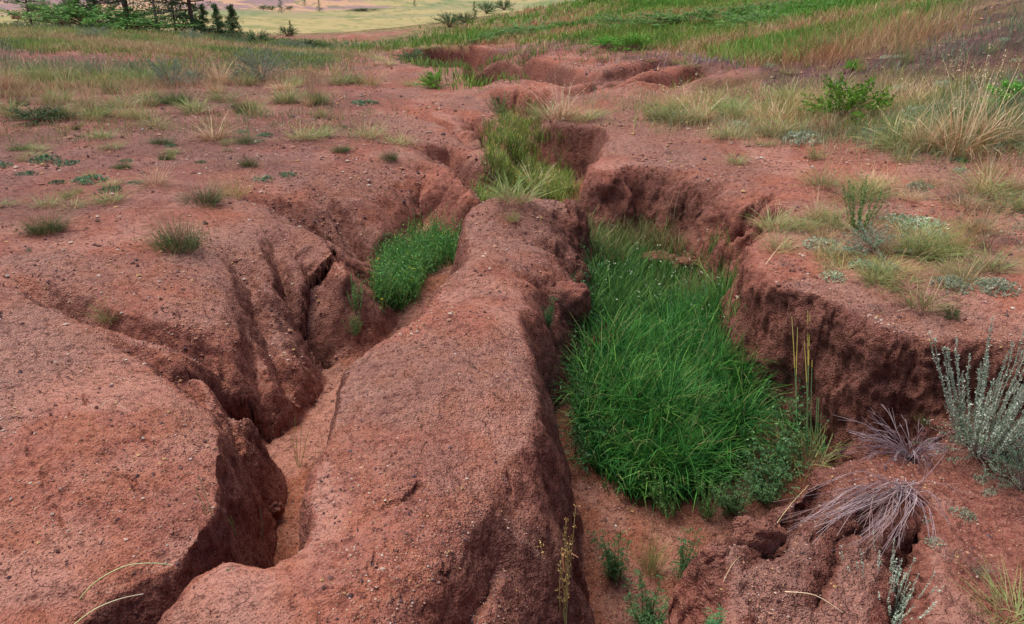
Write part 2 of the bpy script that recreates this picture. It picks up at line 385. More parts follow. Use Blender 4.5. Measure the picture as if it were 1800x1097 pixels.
ii = np.clip((Uc+.9)/(1.8)*(len(cu)-1), 0, len(cu)-1.001); i0 = ii.astype(int); fr = (ii-i0)[:, None]
LV = tab[i0]*(1-fr)+tab[i0+1]*fr
# outside the fan use mean rows
RRm = np.exp(LV); X = RRm*np.sin(U)[:, None]; Y = RRm*np.cos(U)[:, None]
zf, carf = HH(X.ravel(), Y.ravel()); terf = TER.copy()
Zg = zf.reshape(X.shape); CAR = carf.reshape(X.shape)
print('land heights', time.time()-T0)
# normals by differences, then push the surface along them: crumbly walls, pitted tops
Pn = np.stack([X, Y, Zg], -1)
du = np.roll(Pn, -1, 0)-np.roll(Pn, 1, 0); dv = np.gradient(Pn, axis=1)
N = np.cross(du, dv); N /= np.linalg.norm(N, axis=-1, keepdims=True)+1e-12; N *= np.sign(N[..., 2:3]+1e-9)
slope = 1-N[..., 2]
mnear = (RRm < 16)
xs, ys, zs = X[mnear], Y[mnear], Zg[mnear]; rs = RRm[mnear]; sl = np.clip(slope[mnear]*1.6, 0, 1); cs = CAR[mnear]
# right-hand banks are clodded and torn; the left ones are washed smooth
rough = sstep(.15, .75, xs)*sstep(9, 6, ys)
rough = np.maximum(rough, .25); ts_ = terf.reshape(X.shape)[mnear]; rough = np.maximum(rough, 1.1*sstep(.1, .3, xs)*sstep(4.3, 4.7, ys)*sstep(6.5, 6, ys)*sstep(1.4, 1.0, xs))
sl = np.maximum(sl, .45*sstep(.2, .8, ts_))
disp = np.zeros_like(xs)
amp0 = (.42+.70*sl*rough*1.6)
for k, (f, a) in enumerate([(5, .042), (11, .020), (23, .011), (47, .0095), (95, .0062), (180, .0040)]):
    nz = noise3(xs*f+k*3.3, ys*f-k*1.7, zs*f*.75+k, 100+k)
    nb = 1-2*np.abs(nz)               # billow: clods with creases
    fade = np.clip(1.6-rs*f/420, 0, 1)
    base = (sl*rough)
    disp += a*fade*(amp0*nz*.55*(1 if k > 1 else sl) + base*(-np.abs(nz)*2+.8)*.9 )
# fluting: near-vertical grooves on the steep faces
fl = noise3(xs*7, ys*7, zs*.9, 77)*.018+noise3(xs*17, ys*17, zs*2.0, 78)*.009
disp += fl*sl*np.where(xs > .3, 1.0, .7)
# pock marks on the tops
pk = noise2(xs*26, ys*26, 88); disp -= .006*sstep(.55, .9, pk)*(1-sl)*np.clip(1.5-rs/6, 0, 1)
Pn2 = Pn.copy(); Pn2[mnear] += N[mnear]*disp[:, None]
Pn2[..., 2][RRm < .55] = np.minimum(Pn2[..., 2][RRm < .55], .05)
V = Pn2.reshape(-1, 3); 
a = np.arange(NU)[:, None]; b = np.arange(NR-1)[None, :]; a1 = (a+1) % NU
F = np.stack([a*NR+b, a*NR+b+1, a1*NR+b+1, a1*NR+b], -1).reshape(-1, 4)
# winding: check one quad is upward
q = V[F[NR*500+200]]; nn = np.cross(q[1]-q[0], q[2]-q[0])
if nn[2] < 0: F = F[:, ::-1]
# close the small ring under the photographer's feet
c0 = len(V); V = np.r_[V, [[0, 0, .02]]]
ring = np.arange(NU)*NR
tri = np.stack([ring, np.roll(ring, -1), np.full(NU, c0)], -1)
me = mesh_from('ground', V, F)
ground = bpy.data.objects.new('ground', me); COL.objects.link(ground); ground['kind'] = 'structure'
# --- zone colours (where grass cover, purple scree, valley meadow lie), as plain weights per vertex
def toPix(x, y, z):
    dx, dy, dz = x, y, z-CAMH
    dep = dy*math.cos(PITCH)-dz*math.sin(PITCH); up = dy*math.sin(PITCH)+dz*math.cos(PITCH)
    dep = np.where(dep < .05, .05, dep)
    return 900+FPX*dx/dep, 548.5-FPX*up/dep
def inpoly(px, py, poly, soft=12):
    P = np.array(poly, float); d, _, ins = seg_dist(px, py, P, True)
    return sstep(-soft, soft, np.where(ins, d, -d))
bx, by, bz = V[:, 0].astype(float), V[:, 1].astype(float), V[:, 2].astype(float)
PX, PY = toPix(bx, by, bz); rad = np.hypot(bx, by)
wn = fbm2(bx*.7, by*.7, 4, 61); PYn = PY+14*wn*np.clip(PY/200, .1, 1); PXn = PX+30*fbm2(bx*.7+50, by*.7, 4, 62)
front = (by > 0)
idx = np.where(front & (PY < 480) & (PX > -900) & (PX < 2700))[0]
px_, py_ = PXn[idx], PYn[idx]
def zmask(poly, soft=12):
    m = np.zeros(len(V)); m[idx] = inpoly(px_, py_, poly, soft); return m
veg = np.maximum.reduce([
    zmask([(-900,52),(100,48),(330,62),(640,70),(720,72),(752,84),(690,92),(620,100),(560,118),(420,100),(250,92),(0,84),(-900,90)], 9),
    zmask([(-900,100),(0,110),(150,112),(520,100),(600,112),(560,150),(400,140),(200,150),(0,150),(-900,170)], 12)*.45,
    zmask([(560,78),(740,86),(900,76),(1050,66),(1150,84),(1400,104),(1480,75),(1650,18),(1660,-200),(1000,-60),(700,60)], 8),
    zmask([(1020,180),(1100,165),(1400,120),(1800,110),(2700,100),(2700,260),(1800,270),(1400,250),(1100,232),(1040,215)], 14)*.5,
    zmask([(1480,75),(1600,-10),(2700,-200),(2700,30),(1800,50),(1600,95)], 12)*.62,
    zmask([(1440,330),(1540,310),(1800,340),(2400,360),(2300,540),(1600,545),(1380,440)], 25)*.5])
pur = np.maximum.reduce([zmask([(1330,112),(1480,92),(1600,20),(1700,-30),(2700,-80),(2700,130),(1800,150),(1560,170),(1350,165)], 14),
    zmask([(880,84),(1020,66),(1200,90),(1330,100),(1330,130),(1150,112),(1000,90),(900,100)], 8)*.6,
    zmask([(-900,90),(0,90),(300,100),(640,115),(700,160),(640,260),(430,330),(0,430),(-900,500)], 60)*.42,
    zmask([(-900,85),(0,86),(300,98),(520,96),(520,112),(300,112),(0,104),(-900,110)], 6)*.5])
val = sstep(34, 48, rad)*front
pink = np.zeros(len(V)); idxf = np.where(val > 0)[0]
pp = np.maximum.reduce([inpoly(PX[idxf]+60*fbm2(bx[idxf]/40, by[idxf]/40, 3, 5), PY[idxf]+3*fbm2(bx[idxf]/30, by[idxf]/30, 3, 6), poly, 3) for poly in
    [[(-600,30),(150,26),(330,16),(420,16),(520,21),(690,12),(640,0),(560,-8),(400,-60),(-600,-60)]]])
pink[idxf] = pp
gnn = fbm2(bx/9, by/9, 4, 66)
veg = np.maximum(veg, sstep(26, 33, rad)*front)
damp = np.r_[CAR.ravel(), 0]
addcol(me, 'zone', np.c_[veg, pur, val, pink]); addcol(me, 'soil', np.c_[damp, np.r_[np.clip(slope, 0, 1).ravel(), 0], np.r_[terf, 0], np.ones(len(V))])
far_ = rad > 60
w_ = lambda f, o, sd: .5+.75*fbm2(bx*f+.3*bz*f, by*f-.3*bz*f+bz*f, o, sd, .6)
mo = np.zeros((len(V), 4), np.float32)
nf = ~far_
def W2(m, f, o, sd): return .5+.8*fbm2(bx[m]*f+bz[m]*f*.6, by[m]*f+bz[m]*f*.8, o, sd, .6)
mo[nf, 0] = W2(nf, 1.3, 4, 201); mo[nf, 1] = W2(nf, 9, 5, 202); mo[nf, 2] = W2(nf, 3, 5, 203); mo[nf, 3] = W2(nf, 2.6, 3, 204)
mo[far_, 0] = W2(far_, 1/26, 5, 205); mo[far_, 1] = W2(far_, 1/90, 4, 206); mo[far_, 2] = W2(far_, .22, 4, 207)
addcol(me, 'mottle', mo)
print('ground mesh', len(F), time.time()-T0)

# ------------------------------------------------------------------ materials
class NT:
    def __init__(s, name):
        s.m = bpy.data.materials.new(name); s.m.use_nodes = True; s.t = s.m.node_tree; s.t.nodes.clear()
        s.out = s.t.nodes.new('ShaderNodeOutputMaterial')
    def n(s, typ, **kw):
        nd = s.t.nodes.new('ShaderNode'+typ)
        for k, v in kw.items():
            if k.startswith('i_'):
                key = k[2:]; key = int(key) if key.isdigit() else key.replace('_', ' ')
                sock = nd.inputs[key]
                if hasattr(v, 'is_output') or isinstance(v, bpy.types.NodeSocket): s.t.links.new(v, sock)
                else: sock.default_value = v
            else: setattr(nd, k, v)
        return nd
    def math(s, op, a, b=0.0, c=None, clamp=False):
        nd = s.t.nodes.new('ShaderNodeMath'); nd.operation = op; nd.use_clamp = clamp
        for i, v in enumerate([a, b] + ([c] if c is not None else [])):
            if isinstance(v, bpy.types.NodeSocket): s.t.links.new(v, nd.inputs[i])
            else: nd.inputs[i].default_value = v
        return nd.outputs[0]
    def mix(s, f, a, b, mode='MIX'):
        nd = s.t.nodes.new('ShaderNodeMix'); nd.data_type = 'RGBA'; nd.blend_type = mode
        for i, v in ((0, f), (6, a), (7, b)):
            if isinstance(v, bpy.types.NodeSocket): s.t.links.new(v, nd.inputs[i])
            elif i == 0: nd.inputs[i].default_value = v
            else: nd.inputs[i].default_value = tuple(v)+(1,) if len(v) == 3 else v
        return nd.outputs[2]
    def ramp(s, v, a, b, lo=0.0, hi=1.0):
        nd = s.n('MapRange', i_0=v); nd.interpolation_type = 'SMOOTHSTEP'
        for k, q in enumerate((a, b, lo, hi)): nd.inputs[k+1].default_value = q
        return nd.outputs[0]
    def noise(s, vec, sc, det=4, rough=.55):
        return s.n('TexNoise', i_Vector=vec, i_Scale=sc, i_Detail=det, i_Roughness=rough).outputs[0]
    def bsdf(s, col, rough=.9, normal=None, spec=.2, trans=None):
        b = s.n('BsdfPrincipled'); 
        if isinstance(col, bpy.types.NodeSocket): s.t.links.new(col, b.inputs['Base Color'])
        else: b.inputs['Base Color'].default_value = tuple(col)+(1,)
        if isinstance(rough, bpy.types.NodeSocket): s.t.links.new(rough, b.inputs['Roughness'])
        else: b.inputs['Roughness'].default_value = rough
        b.inputs['Specular IOR Level'].default_value = spec
        if normal is not None: s.t.links.new(normal, b.inputs['Normal'])
        o = b.outputs[0]
        if trans:
            tr = s.n('BsdfTranslucent')
            if isinstance(col, bpy.types.NodeSocket): s.t.links.new(col, tr.inputs[0])
            else: tr.inputs[0].default_value = tuple(col)+(1,)
            ms = s.n('MixShader'); ms.inputs[0].default_value = trans
            s.t.links.new(o, ms.inputs[1]); s.t.links.new(tr.outputs[0], ms.inputs[2]); o = ms.outputs[0]
        s.t.links.new(o, s.out.inputs[0]); return b
def ground_material():
    g = NT('red_soil'); P = g.n('NewGeometry').outputs['Position']
    zn = g.n('VertexColor', layer_name='zone'); zs_ = g.n('SeparateColor', i_0=zn.outputs[0]); so = g.n('SeparateColor', i_0=g.n('VertexColor', layer_name='soil').outputs[0])
    veg, pur, val, pink = zs_.outputs[0], zs_.outputs[1], zs_.outputs[2], zn.outputs[1]
    damp, slp, ter = so.outputs[0], so.outputs[1], so.outputs[2]
    mt = g.n('VertexColor', layer_name='mottle'); ms_ = g.n('SeparateColor', i_0=mt.outputs[0]); n1, n2, n5, ckm = ms_.outputs[0], ms_.outputs[1], ms_.outputs[2], mt.outputs[1]
    n3 = g.noise(P, 26, 3, .75); n4 = g.noise(P, 120, 2, .7)
    c = g.mix(g.ramp(n1, .35, .68), SOIL_A, SOIL_B)
    c = g.mix(g.math('MULTIPLY', g.ramp(n2, .45, .75), .4), c, SOIL_ORANGE)
    c = g.mix(g.math('MULTIPLY', g.ramp(n2, .50, .28), .35), c, SOIL_DUSK)
    # washed dusty crust on level tops; steep faces deeper red, wall shade painted in
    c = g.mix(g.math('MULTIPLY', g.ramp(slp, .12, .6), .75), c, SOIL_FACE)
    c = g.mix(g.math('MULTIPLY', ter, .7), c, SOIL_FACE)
    flat_floor = g.math('MULTIPLY', g.ramp(damp, .8, 1.0), g.ramp(slp, .35, .08))
    c = g.mix(g.math('MULTIPLY', flat_floor, .75), c, SOIL_ORANGE)
    c = g.mix(g.math('MULTIPLY', g.math('MULTIPLY', g.ramp(ckm, .42, .7), g.ramp(slp, .22, .05)), .36), c, (.56, .31, .25))
    c = g.mix(g.math('MULTIPLY', g.ramp(n3, .35, .7), .35), c, g.mix(.35, c, (.9, .5, .38)), 'MIX')
    c = g.mix(g.ramp(n3, .52, .28, 0, .7), c, SOIL_DARK)
    c = g.mix(g.ramp(n4, .6, .75, 0, .35), c, SOIL_PALE); c = g.mix(g.ramp(n4, .46, .32, 0, .75), c, SOIL_DARK)
    # grit: pale and dark grains
    v1 = g.n('TexVoronoi', i_Vector=P, i_Scale=95.0, i_Randomness=1.0); vc = g.n('SeparateColor', i_0=v1.outputs[1])
    grain = g.math('MULTIPLY', g.ramp(v1.outputs[0], .42, .2), g.ramp(vc.outputs[0], .70, .74))
    c = g.mix(g.math('MULTIPLY', grain, .75), c, g.mix(vc.outputs[1], (.58, .36, .26), (.12, .05, .045)))
    # shrinkage cracks on the level crust
    pw = g.n('VectorMath', operation='MULTIPLY_ADD', i_0=g.n('TexNoise', i_Vector=P, i_Scale=9.0, i_Detail=2.0).outputs[1], i_1=(.16, .16, .16), i_2=P).outputs[0]
    e = g.n('TexVoronoi', feature='DISTANCE_TO_EDGE', i_Vector=pw, i_Scale=5.5).outputs[0]
    ck = g.math('MULTIPLY', g.ramp(e, .008, 0), g.ramp(ckm, .60, .74))
    ck = g.math('MULTIPLY', ck, g.ramp(veg, .3, 0))
    c = g.mix(g.math('MULTIPLY', ck, .8), c, (.05, .018, .015))
    # other covers
    cp = g.mix(g.ramp(n2, .4, .65), (.095, .045, .055), (.16, .085, .085)); cp = g.mix(g.ramp(n3, .5, .75), cp, (.24, .15, .14))
    c = g.mix(g.math('MULTIPLY', pur, .85), c, cp)
    cg = g.mix(g.ramp(n5, .35, .65), (.13, .15, .045), (.30, .23, .11)); cg = g.mix(g.ramp(n3, .4, .7, 0, .4), cg, (.22, .10, .07))
    vm = g.math('MULTIPLY', veg, g.ramp(g.math('ADD', veg, g.math('MULTIPLY', g.math('SUBTRACT', n5, .5), 1.6)), .25, .7), clamp=True)
    c = g.mix(g.math('MULTIPLY', vm, .9), c, cg)
    f1, f2, f3 = n1, n5, n2
    cv_ = g.mix(g.ramp(f1, .38, .62), (.31, .27, .14), (.23, .25, .12)); cv_ = g.mix(g.ramp(f3, .5, .62), cv_, (.40, .32, .15)); cv_ = g.mix(g.ramp(f2, .45, .75, 0, .5), cv_, (.12, .17, .05))
    ch = g.mix(g.ramp(f1, .42, .6), (.50, .30, .19), (.30, .19, .19)); ch = g.mix(g.ramp(f2, .55, .8, 0, .6), ch, (.13, .16, .08))
    cv_ = g.mix(pink, cv_, ch)
    c = g.mix(val, c, cv_)
    # relief finer than the mesh
    hgt = g.math('ADD', g.math('MULTIPLY', n3, .040), g.math('MULTIPLY', n4, .020))
    hgt = g.math('ADD', hgt, g.math('MULTIPLY', v1.outputs[0], -.004))
    hgt = g.math('ADD', hgt, g.math('MULTIPLY', grain, .004))
    hgt = g.math('SUBTRACT', hgt, g.math('MULTIPLY', ck, .012))
    hgt = g.math('MULTIPLY', hgt, g.ramp(n1, .25, .75, .45, 1.35))
    bmp = g.n('Bump', i_Height=hgt, i_Strength=1.0, i_Distance=1.0)
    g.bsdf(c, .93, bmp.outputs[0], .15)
    return g.m
SOIL_A = (.345, .120, .082); SOIL_B = (.50, .235, .18); SOIL_ORANGE = (.34, .112, .055); SOIL_DUSK = (.22, .085, .07)
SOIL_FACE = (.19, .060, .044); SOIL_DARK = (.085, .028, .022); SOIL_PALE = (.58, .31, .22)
me.materials.append(ground_material())
# ------------------------------------------------------------------ placing helpers
def surf(x, y):
    """height of the finished ground mesh at x, y"""
    x = np.atleast_1d(np.asarray(x, float)); y = np.atleast_1d(np.asarray(y, float))
    u = np.arctan2(x, y); i = np.clip(np.round((u-UD[0])/(UD[1]-UD[0])).astype(int), 0, len(UD)-1); r = np.hypot(x, y)
    z = np.empty(len(x))
    for k in range(len(x)):
        z[k] = np.interp(r[k], RRm[i[k]], Pn2[i[k], :, 2])
    return z
def on(px, py):
    """land point seen at that place of the photograph"""
    x, y, _ = hit([px], [py], lambda a, b: surfgrid(a, b), n=1400)
    return float(x[0]), float(y[0]), float(surf(x, y)[0])
def surfgrid(x, y):
    u = np.arctan2(x, y); i = np.clip(np.round((u-UD[0])/(UD[1]-UD[0])).astype(int), 0, len(UD)-1); r = np.hypot(x, y)
    k = i[0]
    return np.interp(r, RRm[k], Pn2[k, :, 2])
def depth_at(x, y, z): return y*math.cos(PITCH)-(z-CAMH)*math.sin(PITCH)
def poly_pts(poly, n):
    P = np.array(poly, float); lo = P.min(0); hi = P.max(0); out = []
    while sum(map(len, out)) < n:
        q = rng.uniform(lo, hi, (n*2, 2)); _, _, ins = seg_dist(q[:, 0], q[:, 1], P, True); out.append(q[ins])
    return np.concatenate(out)[:n]
def floor_pts_in(poly, n, z0=-.7, tol=.3):
    q = poly_pts(poly, n); x, y = atz(q[:, 0], q[:, 1], z0)
    for _ in range(5):
        z = HZ(x, y); zc_ = np.clip(z, z0-tol, z0+tol); x, y = atz(q[:, 0], q[:, 1], zc_)
    z = surf(x, y); m = np.abs(z-z0) < tol
    return x[m], y[m], z[m]
def bank_pts_in(poly, n):
    q = poly_pts(poly, n); x, y, _ = hit(q[:, 0], q[:, 1], B, n=420, r0=1, r1=120)
    return x, y, surf(x, y)

# ------------------------------------------------------------------ plant geometry (numpy arrays of quads with a tint per point)
class Q:
    def __init__(s): s.V = []; s.F = []; s.C = []; s.n = 0
    def add(s, V, F, C):
        s.V.append(V.reshape(-1, 3)); s.F.append(F+s.n); s.C.append(C.reshape(-1, 3)); s.n += len(s.V[-1])
    def mesh(s, name, mat):
        me = mesh_from(name, np.concatenate(s.V), np.concatenate(s.F), True); addcol(me, 'tint', np.concatenate(s.C)); me.materials.append(mat); return me
def unit(v): return v/(np.linalg.norm(v, axis=-1, keepdims=True)+1e-12)
def blades(q, base, h, w, az, lean, curl, c0, c1, segs=3, vary=.18):
    """curved tapering leaves. base (n,3); h, w, az (direction of lean), lean (0..1), curl"""
    n = len(base); h = np.broadcast_to(h, n); w = np.broadcast_to(w, n)
    t = np.linspace(0, 1, segs+1)[None, :]
    L = np.broadcast_to(lean, n)[:, None]; K = np.broadcast_to(curl, n)[:, None]
    ang = L*1.0 + K*t**1.3*1.7                               # angle from the vertical
    ds = (h/segs)[:, None]
    out = np.concatenate([np.zeros((n, 1)), np.cumsum(np.sin((ang[:, 1:]+ang[:, :-1])/2)*ds, 1)], 1)
    up = np.concatenate([np.zeros((n, 1)), np.cumsum(np.cos((ang[:, 1:]+ang[:, :-1])/2)*ds, 1)], 1)
    d = np.stack([np.sin(az), np.cos(az), 0*az], -1)
    C_ = base[:, None, :] + d[:, None, :]*out[..., None] + np.array([0, 0, 1.])*up[..., None]
    tw = az + math.pi/2 + rng.normal(0, .7, n)
    sd_ = np.stack([np.sin(tw), np.cos(tw), 0*tw], -1)[:, None, :]
    wd = (w[:, None]*np.clip(1-t**2.2, .06, 1)*np.minimum(1, .55+t*3))[..., None]*.5
    V = np.stack([C_-sd_*wd, C_+sd_*wd], 2)                     # n, segs+1, 2, 3
    k = (np.arange(n)*(segs+1)*2)[:, None]+(np.arange(segs)*2)[None, :]
    F = np.stack([k, k+1, k+3, k+2], -1).reshape(-1, 4)
    c0 = np.atleast_2d(c0); c1 = np.atleast_2d(c1)
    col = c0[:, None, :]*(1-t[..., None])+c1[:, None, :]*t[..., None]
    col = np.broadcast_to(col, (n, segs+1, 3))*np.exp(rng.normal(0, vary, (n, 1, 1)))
    q.add(V, F, np.repeat(col[:, :, None, :], 2, 2))
    return C_
def leaves(q, pos, size, c, asp=.45, up=.3, vary=.2, dirs=None):
    """small folded-diamond leaves"""
    n = len(pos); d = unit(rng.normal(0, 1, (n, 3))+np.array([0, 0, up])) if dirs is None else unit(dirs+rng.normal(0, .35, (n, 3)))
    s = unit(np.cross(d, rng.normal(0, 1, (n, 3)))); size = np.broadcast_to(size, n)[:, None]
    a = pos; b = pos+d*size*.5+s*size*asp*.5; e = pos+d*size; f = pos+d*size*.5-s*size*asp*.5
    V = np.stack([a, b, e, f], 1); k = (np.arange(n)*4)[:, None]
    c = np.broadcast_to(np.atleast_2d(c), (n, 3))*np.exp(rng.normal(0, vary, (n, 1)))
    q.add(V, k+np.arange(4)[None, :], np.repeat(c[:, None, :], 4, 1))
def tube(q, P, r0, r1, c, c1=None, sides=4):
    P = np.asarray(P, float); n = len(P); T = unit(np.gradient(P, axis=0)); ref = np.array([.31, .17, .93])
    A_ = unit(np.cross(T, ref)); B_ = np.cross(T, A_); r = np.linspace(r0, r1, n)[:, None, None]
    a = np.arange(sides)*2*math.pi/sides
    V = P[:, None, :]+r*(A_[:, None, :]*np.cos(a)[None, :, None]+B_[:, None, :]*np.sin(a)[None, :, None])
    i = np.arange(n-1)[:, None]; j = np.arange(sides)[None, :]; j1 = (j+1) % sides
    F = np.stack([i*sides+j, i*sides+j1, (i+1)*sides+j1, (i+1)*sides+j], -1).reshape(-1, 4)
    c1 = c if c1 is None else c1; t = np.linspace(0, 1, n)[:, None, None]
    q.add(V, F, np.broadcast_to(np.array(c)*(1-t)+np.array(c1)*t, (n, sides, 3)))
def plant_mat(name, trans=.25, rough=.6, spec=.25):
    g = NT(name); c = g.n('VertexColor', layer_name='tint').outputs[0]; P = g.n('NewGeometry').outputs['Position']
    nz = g.noise(P, 9, 2); oi = g.n('ObjectInfo').outputs['Random']
    c = g.mix(g.ramp(nz, .3, .7), g.mix(.75, c, (0, 0, 0), 'MIX') if False else c, g.n('HueSaturation', i_Hue=.485, i_Value=1.25, i_Color=c).outputs[0])
    hs = g.n('HueSaturation', i_Color=c); g.t.links.new(g.math('MULTIPLY_ADD', oi, .55, .95), hs.inputs['Value']); g.t.links.new(g.math('MULTIPLY_ADD', oi, .03, .485), hs.inputs['Hue'])
    g.bsdf(hs.outputs[0], rough, None, spec, trans); return g.m
M_LEAF = plant_mat('leaf'); 
M_TWIG = plant_mat('twig', None, .85, .1)
def put(me, name, label=None, cat=None, group=None, loc=(0, 0, 0), rz=0, sc=1, kind=None, parent=None):
    o = bpy.data.objects.new(name, me); COL.objects.link(o); o.location = loc; o.rotation_euler = (0, 0, rz); o.scale = (sc,)*3 if np.isscalar(sc) else sc
    if label: o['label'] = label
    if cat: o['category'] = cat
    if group: o['group'] = group
    if kind: o['kind'] = kind
    if parent is not None: o.parent = parent
    return o
G_ = lambda *a: np.array(a, float)
GREEN = G_(.075, .19, .04); YGREEN = G_(.21, .30, .07); STRAW = G_(.54, .42, .23); PALE = G_(.66, .54, .35); RUST = G_(.34, .19, .09); SAGE = G_(.22, .32, .20); DGREEN = G_(.035, .085, .025); PURP = G_(.26, .19, .21); BLUEG = G_(.12, .22, .15)
def U_(a, b, n): return rng.uniform(a, b, n)
def disc(n, R, k=.5):
    a = U_(0, 2*math.pi, n); r = R*U_(0, 1, n)**k; return np.stack([r*np.cos(a), r*np.sin(a), 0*a-.01], -1), a

# ---- prototypes: each returns (list of (part name, mesh)); unit height 1 m
def proto_tuft(n, R, w, lean, curl, cols, heads=0, headcol=STRAW, hmin=.3, base=None):
    n = int(n*1.7)
    q = Q(); p, a = disc(n, R); az = np.pi/2-a+rng.normal(0, 1.0, n); ln = lean*np.hypot(p[:, 0], p[:, 1])/R*U_(.5, 1.3, n)+.05
    cc = np.array(cols)[rng.integers(0, len(cols), n)]
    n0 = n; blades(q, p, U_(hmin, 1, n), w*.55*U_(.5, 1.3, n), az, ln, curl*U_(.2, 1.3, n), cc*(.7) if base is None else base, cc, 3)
    parts = [('blades', q.mesh('blades', M_LEAF))]
    if heads:
        q = Q(); p, a = disc(heads, R*.7); az = np.pi/2-a+rng.normal(0, .6, heads)
        C_ = blades(q, p, U_(1.0, 1.45, heads), w*.45, az, .25*U_(.2, 1.3, heads), .35*U_(0, 1.2, heads), headcol*.8, headcol, 4)
        m = 9; tips = np.repeat(C_[:, -1], m, 0); d = np.repeat(C_[:, -1]-C_[:, -2], m, 0); t = U_(-.9, .25, len(tips))[:, None]
        leaves(q, tips+d*t, .022+0*t[:, 0], headcol*1.1, .4, 0, .2, dirs=d)
        parts.append(('seed_heads', q.mesh('seed_heads', M_LEAF)))
    return parts
def proto_bush(nst, leaf, nleaf, cols, R=.5, flat=1.0, stemcol=G_(.16, .10, .07), up=.5, thick=.012):
    """branching twigs carrying small leaves; dome of height about 1*flat"""
    qs = Q(); ql = Q(); allp = []
    for i in range(nst):
        a = random.uniform(0, 2*math.pi); e = random.uniform(.15, 1.35) ; L = random.uniform(.6, 1.0)
        d = np.array([math.cos(a)*math.cos(e)*R*2, math.sin(a)*math.cos(e)*R*2, math.sin(e)*flat])*L
        P = np.array([d*t + np.array([0, 0, .10*flat*math.sin(t*3)]) + rng.normal(0, .018, 3)*t for t in np.linspace(0, 1, 5)])
        tube(qs, P, thick, thick*.3, stemcol, stemcol*1.3, 3)
        for j in range(3):
            s_ = P[2+j % 3]; dd = unit(d+rng.normal(0, .35, 3)*R)*.22; P2 = np.array([s_, s_+dd*.5+rng.normal(0, .01, 3), s_+dd]); tube(qs, P2, thick*.4, thick*.2, stemcol*1.2, None, 3)
            allp.append(P2)
        allp.append(P[2:])
    allp = [np.array([np.interp(np.linspace(0, 1, 8), np.linspace(0, 1, len(P)), P[:, k]) for k in range(3)]).T for P in allp]
    A_ = np.concatenate(allp); idx = rng.integers(0, len(A_), nleaf); pos = A_[idx]+rng.normal(0, .022, (nleaf, 3)); pos[:, 2] = np.maximum(pos[:, 2], .01)
    cc = np.array(cols)[rng.integers(0, len(cols), nleaf)]
    leaves(ql, pos, leaf*U_(.6, 1.3, nleaf), cc, .5, up, .22)
    return [('stems', qs.mesh('stems', M_TWIG)), ('leaves', ql.mesh('leaves', M_LEAF))]
def proto_upright(nst, leaf, per, cols, R=.22, spread=.35, stemcol=SAGE*.8, thick=.005, top=1.0):
    """many near-vertical stems clothed in small leaves"""
    qs = Q(); ql = Q(); PP = []
    for i in range(nst):
        a = random.uniform(0, 2*math.pi); r = R*random.random()**.5; L = random.uniform(.45, 1.0)*top
        d = np.array([math.cos(a)*spread*r/R, math.sin(a)*spread*r/R, 1])*L; b = np.array([math.cos(a)*r*.5, math.sin(a)*r*.5, 0])
        P = np.array([b+d*t+np.array([math.cos(a), math.sin(a), 0])*(-.08*t*t*L)+rng.normal(0, .006, 3) for t in np.linspace(0, 1, 6)])
        tube(qs, P, thick, thick*.5, stemcol*.8, stemcol, 3)
        t = U_(.08, 1.02, per); PP.append(np.array([np.interp(t, np.linspace(0, 1, 6), P[:, k]) for k in range(3)]).T)
    pos = np.concatenate(PP); n = len(pos)+0
    cc = np.array(cols)[rng.integers(0, len(cols), n)]
    dirs = np.concatenate([unit(rng.normal(0, 1, (n, 2))), U_(.4, 1.6, (n))[:, None]], 1)
    leaves(ql, pos, leaf*U_(.6, 1.3, n), cc, .42, .5, .15, dirs=dirs)
    return [('stems', qs.mesh('stems', M_TWIG)), ('leaves', ql.mesh('leaves', M_LEAF))]
def proto_feather(nst, cols, leaf=.026, R=.2, spread=.55):
    """feathery cut leaves: side fronds along leaning stems, each frond fringed with leaflets"""
    qs = Q(); ql = Q(); pos = []; dr_ = []
    for i in range(nst):
        a = random.uniform(0, 2*math.pi); L = random.uniform(.45, 1.0); d = np.array([math.cos(a)*spread*random.random(), math.sin(a)*spread*random.random(), 1])*L
        b = np.array([math.cos(a), math.sin(a), 0])*R*random.random()*.5
        P = np.array([b+d*t+rng.normal(0, .006, 3) for t in np.linspace(0, 1, 5)]); tube(qs, P, .007, .003, cols[0]*.8, None, 3)
        for k in range(13):
            t = random.uniform(.12, 1); s_ = b+d*t; aa = random.uniform(0, 2*math.pi); f = unit(np.array([math.cos(aa), math.sin(aa), random.uniform(.1, .8)]))*random.uniform(.09, .2)*(1.15-.6*t)
            for m in np.linspace(.15, 1, 9):
                p = s_+f*m+np.array([0, 0, -.05*m*m]); 
                for sg in (-1, 1):
                    sd_ = np.cross(f, [0, 0, 1])*sg; pos.append(p); dr_.append(unit(sd_)+unit(f)*.7)
    pos = np.array(pos); dr_ = np.array(dr_); cc = np.array(cols)[rng.integers(0, len(cols), len(pos))]
    leaves(ql, pos, leaf*U_(.6, 1.3, len(pos)), cc, .5, 0, .2, dirs=dr_)
    return [('stems', qs.mesh('stems', M_TWIG)), ('leaves', ql.mesh('leaves', M_LEAF))]
